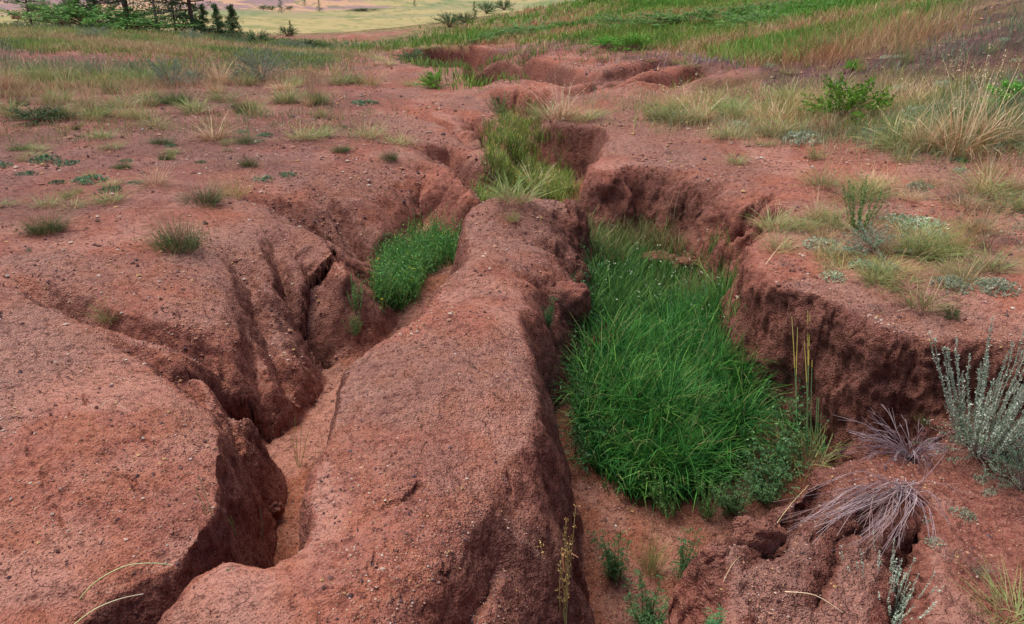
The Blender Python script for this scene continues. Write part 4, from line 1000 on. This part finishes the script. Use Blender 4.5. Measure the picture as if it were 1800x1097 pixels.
# many smaller tufts between them; each is described from the landmark it grows beside
MARKS = [(305,148,'the grey green sagebrush at upper left'),(462,140,'the blue grey sagebrush'),(388,146,'the straw tuft between two sagebrushes'),(110,176,'the bright green tuft at upper left'),(64,214,'the flat dark shrub at left'),
 (2,160,'the pale straw clump at the left edge'),(80,283,'the cluster of grey green cushion plants'),(272,326,'the straw tuft over the grey mat'),(437,292,'the spiky little dark tuft'),(312,436,'the largest dark tuft'),(82,408,'the round dark tuft at left'),
 (375,244,'the straw and green tuft mid slope'),(530,244,'the broad olive tuft by the gully head'),(645,240,'the wispy tuft on the gully shoulder'),(650,150,'the round pale grass clump'),(565,206,'the olive tuft on bare red soil'),
 (766,153,'the bright leafy shrub on the far bank'),(720,109,'the dark shrub by the far gully'),(75,68,'the spiky dark plant at upper left'),(218,38,'the thick trunked pine'),(350,40,'the right end of the pine grove'),(452,78,'the dark shrub in the rim meadow'),(540,84,'the flat dark shrub near the far gully'),
 (1490,210,'the bright bushy shrub on the right bank'),(1690,268,'the tallest straw clump'),(1625,262,'the straw clump left of the tallest'),(1745,250,'the straw clump right of the tallest'),(1395,200,'the rusty tuft on the right bank'),(1285,242,'the blue green tuft on the brow'),(1345,256,'the straw tuft by the blue green one'),
 (1190,190,'the rusty tuft above the lobes'),(1230,215,'the straw tuft near the brow'),(1025,212,'the torn brow behind the ridge'),(1446,328,'the tuft above the notched wall'),(1508,408,'the upright broom like plant'),(1535,442,'the grey green mat on the bank top'),(1466,488,'the silvery cushion near the edge'),
 (1605,440,'the green and straw tuft on the bank top'),(1675,440,'the rust brown upright grass'),(1722,342,'the rusty tuft with grey foot'),(1728,392,'the pale cushion above bare soil'),(1620,542,'the tuft overhanging the wall'),(1792,372,'the green tuft at the right edge'),(1785,180,'the bright shrub at the right edge'),
 (1590,112,'the blue green tuft on purple soil'),(1497,124,'the green sprig on purple soil'),(1380,106,'the green tuft below the hillside'),(1113,88,'the larger bright green far shrub'),(1700,60,'the upper part of the purple soil'),(1064,81,'the smaller bright green far shrub')]
KW = {'mixed': 'olive grass tuft', 'dry': 'straw grass tuft', 'green': 'green grass tuft', 'cushion': 'blue green cushion', 'wisp': 'dark wispy tuft', 'silver': 'silvery cushion', 'litter': 'dead brown tuft', 'rust': 'rusty grass tuft', 'sage': 'grey sagebrush sprig'}
used_l = {}
def scatter_group(poly, n, kinds, wr, hr, group):
    for (px, py) in poly_pts(poly, n):
        s = np.clip((py+60)/330, .35, 1.2); kd = kinds[rng.integers(0, len(kinds))]; w_ = random.uniform(*wr)*s; h_ = random.uniform(*hr)*s
        m = sorted(MARKS, key=lambda t: ((px-t[0])*.6)**2+((py-t[1])*1.3)**2)[0]; dx = px-m[0]; dy = py-m[1]; dist = math.hypot(dx, dy)
        side = ('right of' if dx > 0 else 'left of') if abs(dx) > abs(dy)*1.2 else ('below' if dy > 0 else 'above')
        base = 'small' if w_ < sum(wr)/2*s else 'broad'
        for dw in (['close', 'just', 'right beside and'] if dist < 45 else ['some way', 'further', 'well', 'rather'] if dist < 110 else ['far', 'out', 'well off', 'distantly']):
            lab = '%s %s %s %s %s' % (base, KW[kd], dw, side, m[2])
            if lab not in used_l: break
        used_l[lab] = 1
        lab = ' '.join(lab.split()[:16])
        plant(kd, px, py, w_, h_, lab, 'cushion plant' if kd in ('cushion', 'silver') else 'sagebrush' if kd == 'sage' else 'grass tuft', group=group)
scatter_group([(-30,120),(560,110),(640,140),(600,200),(300,220),(-30,230)], 46, ['mixed', 'dry', 'mixed', 'green', 'green', 'wisp'], (40, 90), (34, 62), 'small tufts scattered over the upper left slope')
scatter_group([(-10,230),(300,210),(640,190),(640,270),(430,330),(-10,420)], 34, ['cushion', 'wisp', 'mixed', 'green'], (16, 46), (9, 26), 'tiny tufts dotted on the bare left slope')
scatter_group([(1350,400),(1480,330),(1800,300),(1800,520),(1640,530),(1450,480)], 62, ['mixed', 'silver', 'green', 'litter', 'mixed', 'rust', 'dry'], (36, 80), (20, 46), 'small tufts on the right bank top')
scatter_group([(1080,210),(1300,175),(1800,190),(1800,290),(1560,262),(1300,240)], 46, ['mixed', 'dry', 'rust', 'silver', 'green', 'green', 'mixed'], (46, 100), (30, 66), 'tufts in the dry strip behind the right bank')
scatter_group([(1330,120),(1500,85),(1800,45),(1800,160),(1560,170)], 22, ['rust', 'silver', 'mixed'], (36, 70), (26, 60), 'sparse tufts on the purple soil')
scatter_group([(-20,50),(300,66),(600,88),(560,104),(250,90),(-20,84)], 18, ['mixed', 'sage', 'green'], (50, 110), (26, 52), 'tufts in the meadow on the left rim')
scatter_group([(560,86),(700,84),(780,90),(700,110),(600,104)], 12, ['mixed', 'dry', 'green', 'cushion'], (40, 80), (18, 34), 'tufts at the foot of the rim meadow')
scatter_group([(1000,85),(1330,118),(1250,130),(1000,108)], 10, ['litter', 'rust', 'mixed'], (40, 80), (24, 40), 'dull tufts above the far lobes')
scatter_group([(640,100),(760,130),(800,160),(700,150),(640,130)], 8, ['mixed', 'dry'], (30, 60), (20, 40), 'pale tufts on the far left bank')
print('tufts', time.time()-T0)

# ---- single stems: arched grass blades, stalks, dead twigs
def W3(px, py, up=0.0):
    x, y, z = on(px, py); return np.array([x, y, z+up])
def at_depth(px, py, dp):
    a, b, c = ray(px, py); return np.array([a*dp, b*dp, CAMH+c*dp])
def stem_obj(name, curves, label, cat, group=None):
    q = Q()
    for P, r0, r1, c0, c1 in curves: tube(q, catmull(P, False, 4), r0, r1, c0, c1, 4)
    return put(q.mesh(name, M_TWIG), name, label, cat, group)
GB = G_(.30, .34, .20); GY = G_(.36, .34, .14)
def arch(pxs, dps): return [at_depth(a, b, d) for (a, b), d in zip(pxs, dps)]
stem_obj('wild_grass', [(arch([(118,1085),(160,1030),(215,997),(262,990),(302,993)], [2.35, 2.3, 2.28, 2.28, 2.3]), .0022, .0016, GY, GB)], 'long arched grass stem, upper of two bridging the lower left pit', 'grass stem')
stem_obj('wild_grass', [(arch([(122,1105),(165,1072),(210,1053),(252,1044)], [2.2, 2.18, 2.18, 2.2]), .0022, .0014, GY, G_(.4, .36, .3))], 'arched grass stem, lower of two bridging the lower left pit', 'grass stem')
def stalk(px0, py0, px1, py1, bend=6, r=.0018, c0=GREEN, c1=YGREEN):
    b = W3(px0, py0); dp = depth_at(*b); e = at_depth(px1, py1, dp-.02); m = (b+e)/2+np.array([bend*dp/FPX, 0, 0]); return ([b, m, e], r, r*.6, c0, c1)
stem_obj('wild_grass', [stalk(380,945,348,835,4,.0022,GREEN,GB), stalk(378,945,340,850,2)], 'long green blade rising at the near end of the left gully', 'grass stem')
stem_obj('wild_grass', [stalk(415,940,366,868), stalk(412,925,405,905,0)], 'forked olive stem between mound and ridge', 'grass stem')
stem_obj('wild_grass', [stalk(460,962,456,888,3,.0022,GREEN,SAGE), stalk(458,890,448,868,1)], 'upright pale stem with bent tip in the left gully', 'grass stem')
stem_obj('wild_grass', [stalk(524,822,518,730,0), stalk(526,822,530,742,0), stalk(522,818,512,760,0), stalk(528,820,544,750,0)], 'sheaf of thin dark stems on the sandy gully floor', 'grass stem')
stem_obj('wild_grass', [([W3(175,722,.01), W3(200,718,.04), W3(222,724,.01)], .0016, .001, STRAW, PALE)], 'short bent straw lying on the front left mound', 'grass stem')
stem_obj('exposed_root', [([W3(812,438,.02), W3(806,425,.05), W3(803,412,.06), W3(808,402,.03)], .003, .002, G_(.6, .55, .5), G_(.6, .55, .5))], 'pale looped root on the left side of the ridge head', 'root')
# reed-like stalks with yellow heads in front of the right wall
o = put(None, 'reed_clump', 'clump of thin green stalks with yellow brown heads before the right wall', 'grass stalks'); b0 = W3(1432, 800); o.location = b0; o.empty_display_size = .05
qs = Q(); qh = Q(); dp = depth_at(*b0)
for px, top, base in [(1392,556,1402),(1402,575,1404),(1420,545,1416),(1424,552,1420),(1430,560,1425),(1438,548,1432),(1440,556,1436),(1456,560,1444),(1464,565,1448),(1466,552,1450),(1472,560,1446),(1475,575,1452),(1414,600,1418),(1450,610,1440),(1505,560,1470)]:
    b = at_depth(base, 800, dp)-b0; b = b*np.array([1, .6, 0]); e = at_depth(px, top, dp-.03)-b0; m = (b+e)/2+rng.normal(0, .006, 3)
    P = catmull([b, m, e], False, 4); tube(qs, P, .0028, .0018, G_(.10, .26, .10), G_(.22, .30, .12)); hd = P[-4:] ; tube(qh, hd, .0030, .0016, G_(.40, .34, .08), G_(.5, .4, .12), 5)
put(qs.mesh('stalks', M_TWIG), 'stalks', parent=o); put(qh.mesh('seed_heads', M_TWIG), 'seed_heads', parent=o)
# seeding stalks in front of the ridge foot
o = put(None, 'seeding_stalks', 'yellow seeding stalks with one curled orange tip at the ridge foot', 'grass stalks'); b0 = W3(990, 1110); o.location = b0; o.empty_display_size = .05
qs = Q(); qh = Q(); dp = depth_at(*b0)
for px, top in [(985,1000),(992,930),(1002,945),(998,960),(1012,890),(988,965),(995,915),(950,950)]:
    e = at_depth(px, top, dp-.02)-b0; b = np.array([rng.normal(0, .01), 0, 0]); P = catmull([b, (b+e)/2+rng.normal(0, .006, 3), e], False, 5); tube(qs, P, .002, .0012, G_(.22, .22, .08), G_(.4, .3, .12))
    idx = rng.integers(4, len(P), 40); leaves(qh, P[idx]+rng.normal(0, .004, (40, 3)), .012, G_(.46, .36, .12), .4, .8, .2)
cr_ = [at_depth(992, 1005, dp)-b0, at_depth(990, 978, dp)-b0, at_depth(998, 970, dp)-b0, at_depth(1016, 980, dp)-b0]; tube(qs, catmull(cr_, False, 5), .003, .002, G_(.6, .28, .13), G_(.65, .35, .2))
put(qs.mesh('stalks', M_TWIG), 'stalks', parent=o); put(qh.mesh('seed_heads', M_LEAF), 'seed_heads', parent=o)
# dead twig fans on the near clod
def fan(cx, cy, ends, label, seed=0, n=1):
    q = Q(); c = W3(cx, cy, .03)
    dc = depth_at(*c)
    for (ex, ey) in ends:
        e = at_depth(ex, ey, dc+random.uniform(-.16, .03)-(ey-cy)/1400*.5); e[2] = max(e[2], float(surf([e[0]], [e[1]])[0])+.015); L = np.linalg.norm(e-c)
        if L > .8: continue
        m = (c+e)/2+np.array([0, 0, .01+.03*L])+rng.normal(0, .028, 3); cc = pick([PURP, G_(.37, .29, .30), G_(.26, .17, .16)], 1)[0]
        P = catmull([c+rng.normal(0, .03, 3)*[1, 1, .3], c*.6+m*.4+rng.normal(0, .016, 3), m, e], False, 4); tube(q, P, .0018, .0009, cc*.8, cc*1.15, 3)
        for _ in range(3):
            k_ = random.randint(5, len(P)-3); d = (P[k_+2]-P[k_])*1.6+rng.normal(0, .022, 3); tube(q, np.array([P[k_], P[k_]+d*.5+rng.normal(0, .004, 3), P[k_]+d]), .0012, .0006, cc, None, 3)
    return put(q.mesh('dead_shrub', M_TWIG), 'dead_shrub', label, 'dead shrub')
ends = [(1590+rng.normal(0, 8)-math.cos(a)*L*1.25, 870+math.sin(a)*L+abs(math.cos(a))*18) for a, L in zip(rng.triangular(-.3, .5, 1.8, 56), rng.uniform(60, 215, 56))]
ends += [(1420, 861), (1432, 890), (1445, 910), (1660, 800), (1700, 868), (1655, 960), (1640, 970), (1625, 985), (1668, 915)]
fan(1592, 868, ends, 'large fan of purple grey dead twigs drooping over the near clod')
ends = [(1590-math.cos(a)*L*1.3, 795-math.sin(a)*L*.5) for a, L in zip(rng.uniform(-.5, 2.6, 60), rng.uniform(30, 80, 60))]
def fan_up(cx, cy, n, R, H, label):
    q = Q(); c = W3(cx, cy)
    for i in range(n):
        a = random.uniform(0, 6.28); L = random.uniform(.5, 1); d = np.array([math.cos(a)*R-.35*R, math.sin(a)*R*.6, random.uniform(.15, 1)*H])*L
        P = catmull([c, c+d*.35+np.array([0, 0, .03])+rng.normal(0, .006, 3), c+d*.7+np.array([0, 0, .03]), c+d+rng.normal(0, .01, 3)], False, 3); cc = pick([PURP, G_(.37, .29, .30), G_(.22, .13, .14)], 1)[0]
        tube(q, P, .0022, .0009, cc*.7, cc, 3)
        for _ in range(3):
            k_ = random.randint(3, len(P)-3); dd = (P[k_+2]-P[k_])*1.3+rng.normal(0, .018, 3); tube(q, np.array([P[k_], P[k_]+dd]), .0011, .0006, cc, None, 3)
    return put(q.mesh('dead_shrub', M_TWIG), 'dead_shrub', label, 'dead shrub')
fan_up(1600, 808, 70, .26, .2, 'smaller tangle of dead purple twigs behind the large fan')
# fallen straws
def straw(p, q_, label, c=PALE, r=.0016, up=.02):
    a = W3(*p, up); b = W3(*q_, up); stem_obj('fallen_straw', [([a, (a+b)/2+np.array([0, 0, .03]), b], r, r*.6, c, c)], label, 'straw')
straw((1490,602), (1605,545), 'pale fallen straw over the lip of the right wall')
straw((1345,470), (1395,420), 'pale straw crossing the corner of the right bank')
straw((1610,470), (1700,420), 'long pale straw slanting across the right bank top')
straw((1262,1050), (1300,985), 'straw lying down the left side of the near clod', STRAW)
straw((1378,1048), (1480,1085), 'pale straw across the foot of the near clod', PALE)
straw((1330,980), (1420,860), 'thin straw lying up the near clod', STRAW)

# ------------------------------------------------------------------ clods and stones that stand alone
def clod(px, py, w, h, label, name='earth_clod', cat='clod', dep=None, seed=1, asp=.8, rot=None):
    x, y, z = on(px, py); dp = depth_at(x, y, z); w = w*dp/FPX; h = h*dp/FPX
    nlat, nlon = 26, 44; th = np.linspace(.02, math.pi-.02, nlat)[:, None]; ph = np.linspace(0, 2*math.pi, nlon, endpoint=False)[None, :]
    d = np.stack([np.sin(th)*np.cos(ph), np.sin(th)*np.sin(ph), np.cos(th)+0*ph], -1)
    q4 = np.sign(d)*np.abs(d)**.8
    r = 1+.30*noise3(d[..., 0]*1.6+seed, d[..., 1]*1.6, d[..., 2]*1.6, seed)+.14*noise3(d[..., 0]*4+seed, d[..., 1]*4, d[..., 2]*4, seed+1)+.06*noise3(d[..., 0]*10, d[..., 1]*10, d[..., 2]*10, seed+2)
    Vv = q4*r[..., None]*np.array([w/2, w/2*asp, h*.62])+np.array([0, 0, h*.3]); i = np.arange(nlat-1)[:, None]; j = np.arange(nlon)[None, :]; j1 = (j+1) % nlon
    Ff = np.stack([i*nlon+j, (i+1)*nlon+j, (i+1)*nlon+j1, i*nlon+j1], -1).reshape(-1, 4)
    m = mesh_from(name, Vv.reshape(-1, 3), Ff); nn_ = len(m.vertices); z0 = np.zeros((nn_, 4)); addcol(m, 'zone', z0); addcol(m, 'soil', np.tile([.6, .45, 0, 1], (nn_, 1)))
    fv = Vv.reshape(-1, 3)+np.array([x, y, z]); mm = np.stack([.5+.8*fbm2(fv[:, 0]*6+fv[:, 2]*5, fv[:, 1]*6+fv[:, 2]*4, 3, 700+k_) for k_ in range(4)], -1); addcol(m, 'mottle', mm)
    m.materials.append(me.materials[0]); return put(m, name, label, cat, loc=(x, y, z-.01), rz=random.uniform(-.3, .3) if rot is None else rot)
clod(1160, 474, 86, 34, 'long low red clod standing out of the grass at the back of the basin', seed=5, asp=.5, rot=0)
clod(1215, 474, 56, 26, 'smaller red clod half hidden in grass right of the long one', seed=9, asp=.6)
clod(995, 552, 78, 62, 'fallen block of red earth leaning below the broken ridge head', seed=14, asp=.7)
clod(478, 895, 34, 20, 'dark lump of soil on the sandy floor of the left gully', seed=31, asp=.7)
clod(1260, 980, 50, 30, 'small rounded clod at the left corner of the near clod', seed=37)
clod(1330, 955, 90, 60, 'knobbly clod on the crest of the near block', seed=41, asp=.6)
clod(30, 34, 14, 8, 'pale stone on the rim at upper left', 'stone', 'stone', seed=43)

# ------------------------------------------------------------------ trees and far shrubs
def conifer(H, R, low, nb, cols, seed, needles=1400, lean=0, bark=G_(.10, .07, .06)):
    """pine: trunk, whorled limbs, clumps of needles along them"""
    r_ = random.Random(seed); q = Q(); ql = Q()
    tube(q, catmull([np.array([0, 0, -.15]), np.array([.02, 0, H*.35]), np.array([-.03+lean, .02, H*.7]), np.array([lean*1.5, 0, H])], False, 4), H*.011+.015, .010, bark, bark*1.2, 7)
    P = []
    for i in range(nb):
        h = low+(H-low)*(i+r_.random())/nb; a = r_.uniform(0, 6.28); L = R*(1-((h-low)/(H-low))**1.3)*r_.uniform(.6, 1.05)+.12
        s = np.array([lean*h/H, 0, h]); e = s+np.array([math.cos(a)*L, math.sin(a)*L, r_.uniform(-.12, .22)*L]); mid = (s+e)/2+np.array([0, 0, -.06*L])
        b = catmull([s, mid, e], False, 3); tube(q, b, .010+.012*L, .006, bark, None, 4)
        for k in range(int(5+L*6)):
            t = r_.uniform(.3, 1); p = b[min(int(t*(len(b)-1)), len(b)-1)]+np.array([r_.gauss(0, .09*L+.04), r_.gauss(0, .09*L+.04), r_.gauss(0.03, .05)]); P.append(p)
    P = np.array(P); k = max(4, needles//len(P)); pos = np.repeat(P, k, 0); off = unit(rng.normal(0, 1, pos.shape)+[0, 0, .4])
    leaves(ql, pos+off*U_(0, .07, len(pos))[:, None], .11*U_(.6, 1.3, len(pos)), pick(cols, len(pos)), .28, .3, .25, dirs=off)
    return [('trunk', q.mesh('trunk', M_TWIG)), ('crown', ql.mesh('crown', M_LEAF))]
def thing_at(parts, name, label, cat, x, y, rz=0, sc=1.0, group=None):
    z = float(surf([x], [y])[0]); o = put(None, name, label, cat, group, (x, y, z-.03), rz, sc); o.empty_display_size = .2
    for nm, m_ in parts: put(m_, nm, parent=o)
    return o
def at_row(px, r):
    a, b, c = ray(px, 0); h = math.hypot(a, b); return a/h*r, b/h*r
PC = [G_(.04, .095, .035), G_(.055, .13, .05), G_(.08, .16, .06)]
T1 = conifer(6.5, 2.0, .6, 50, PC, 1, 7000); T2 = conifer(5, 1.5, .25, 44, PC, 2, 5500); T3 = conifer(4.2, 1.1, .15, 50, PC, 3, 5000); T4 = conifer(2.1, .75, .05, 40, [c*1.2 for c in PC], 4, 5000)
SN = conifer(5, 1.6, .5, 40, [G_(.16, .14, .12), G_(.08, .1, .06)], 5, 900, bark=G_(.20, .16, .15))
for parts, px, r, sc, lab in [(T1, 218, 26, 1.0, 'pine with thick pale trunk behind the green mound'), (T1, 133, 27, .6, 'dark pine left of the thick trunked pine'), (T2, 165, 27.5, .8, 'dense dark pine right behind the green mound'),
     (T2, 46, 29, .5, 'thin young pine near the left edge'), (T3, 332, 26, 1.1, 'darkest pine with black trunk at the right of the grove'), (T2, 300, 27, .55, 'dense pine left of the darkest pine')]:
    x, y = at_row(px, r); thing_at(parts, 'pine_tree', lab, 'tree', x, y, random.uniform(0, 6), sc, 'pines on the left rim')
x, y = at_row(268, 25.5); thing_at(SN, 'bare_tree', 'half dead grey tree with twiggy limbs in the grove', 'tree', x, y, 1.0, .6)
for px, r, sc, lab in [(352, 26, .40, 'low green conifer shrub right of the darkest pine'), (375, 26.5, .42, 'bushy green conifer shrub second from the grove end'), (402, 26, .42, 'rounded green conifer shrub ending the grove on the right')]:
    x, y = at_row(px, r); thing_at(T4, 'conifer_shrub', lab, 'shrub', x, y, random.uniform(0, 6), sc, None)
def far_bush(px, py, w, h, lab, kind='dark', name='shrub', cat='shrub', group=None):
    plant(kind, px, py, w, h, lab, cat, name=name, group=group)
far_bush(165, 50, 170, 40, 'wide green mound of low shrubs under the pines', 'mid'); far_bush(235, 54, 120, 20, 'low tail of green shrub at the right end of the mound', 'mid'); far_bush(115, 46, 80, 32, 'left shoulder of the green mound', 'mid'); far_bush(68, 24, 44, 16, 'small green shrub beside the fallen branch')
far_bush(320, 55, 26, 14, 'small round dark shrub in the rim meadow'); far_bush(452, 78, 44, 22, 'dark shrub at the right of the rim meadow'); far_bush(540, 84, 52, 14, 'flat dark shrub near the far gully'); far_bush(384, 62, 40, 10, 'flat green shrub below the grove end'); far_bush(407, 70, 40, 12, 'flat green shrub left of the dark rim shrub')
far_bush(505, 64, 28, 16, 'grey shrub with a small spire beside it')
x, y, z = on(512, 64); o = thing_at(T3, 'young_conifer', 'tiny spire shaped conifer beside the grey shrub', 'tree', x, y, 0, (28*depth_at(x, y, z)/FPX)/4.2)
for px, py, w, h, lab in [(790, 48, 36, 22, 'dark shrub at the low end of the row on the hill crest'), (815, 40, 30, 16, 'dark shrub second in the row on the hill crest'), (855, 24, 26, 18, 'round dark shrub fourth in the row on the crest'), (886, 18, 24, 16, 'round dark shrub highest in the row on the crest')]:
    far_bush(px, py, w, h, lab)
x, y, z = on(834, 32); thing_at(T3, 'young_conifer', 'small pointed conifer in the shrub row on the crest', 'tree', x, y, 0, (28*depth_at(x, y, z)/FPX)/4.2)
for px, py, h, lab in [(495, 22, 26, 'dark pine at the foot of the far pink hill, left one'), (562, 20, 20, 'dark pine at the edge of the valley meadow below the pink hill'), (536, 10, 14, 'dark pine on the slope of the far pink hill'), (729, 11, 14, 'lone dark tree out in the valley meadow')]:
    x, y, z = on(px, py); thing_at(T2, 'far_pine', lab, 'tree', x, y, random.uniform(0, 6), (h*depth_at(x, y, z)/FPX)/5*np.array([1.3, 1.3, 1.0]))
for px, py, w, h, lab in [(463, 17, 14, 7, 'round far shrub, left of the pair under the pink hill'), (478, 18, 13, 7, 'round far shrub, right of the pair under the pink hill'), (510, 17, 12, 6, 'far shrub at the foot of the left valley pine'), (640, 19, 50, 4, 'long dark hedge like shrub line in the valley')]:
    far_bush(px, py, w, h, lab)
for px, py, w, h, lab in [(1180, 44, 120, 20, 'long bank of rank green shrubs left of centre on the hillside'), (1260, 38, 150, 22, 'deepest green bank of low shrubs on the hillside'), (1350, 46, 100, 18, 'green shrubs below the deepest green bank'), (1350, 22, 130, 18, 'green shrubs at the upper middle of the hillside'),
     (1100, 46, 90, 14, 'dark green low shrubs on the left part of the hillside'), (1010, 50, 90, 12, 'low green shrubs above the bare far slope'), (930, 62, 90, 12, 'green shrub strip near the foot of the crest'), (850, 70, 100, 10, 'low green shrub strip beside the valley edge'), (1450, 16, 120, 14, 'green shrubs near the top right of the hillside'), (1440, 92, 60, 20, 'green shrub among rust coloured grass')]:
    far_bush(px, py, w, h, lab, 'mid')
# fallen branch at upper left
q = Q(); b = on(92, 34); dp = depth_at(*b); L = dp/FPX; c = np.array(b)
for P in ([(-38, 0, 22), (-18, 0, 14), (0, 0, 10), (20, 0, 4)], [(0, 0, 10), (12, 2, 12), (30, 4, 3)], [(-18, 0, 14), (-26, 1, 8), (-30, 2, 0)], [(8, 0, 7), (14, -2, 1), (18, -3, -1)]):
    tube(q, catmull(np.array(P, float)*L+c, False, 4), .05, .02, G_(.16, .12, .11), G_(.2, .16, .15), 6)
put(q.mesh('fallen_branch', M_TWIG), 'fallen_branch', 'grey fallen branch lying beside the left pines', 'branch')
q = Q(); b = on(240, 32); c = np.array(b); L = depth_at(*b)/FPX
for P in ([(0, 0, 0), (6, 0, 6), (16, 0, 8)], [(0, 0, 0), (-6, 0, 8), (-12, 0, 16)], [(6, 0, 6), (4, 0, 12)]):
    tube(q, catmull(np.array(P, float)*L+c, False, 4), .04, .015, G_(.16, .12, .11), None, 5)
put(q.mesh('fallen_branch', M_TWIG), 'fallen_branch', 'forked dead branch propped right of the thick trunked pine', 'branch')
print('done', time.time()-T0)
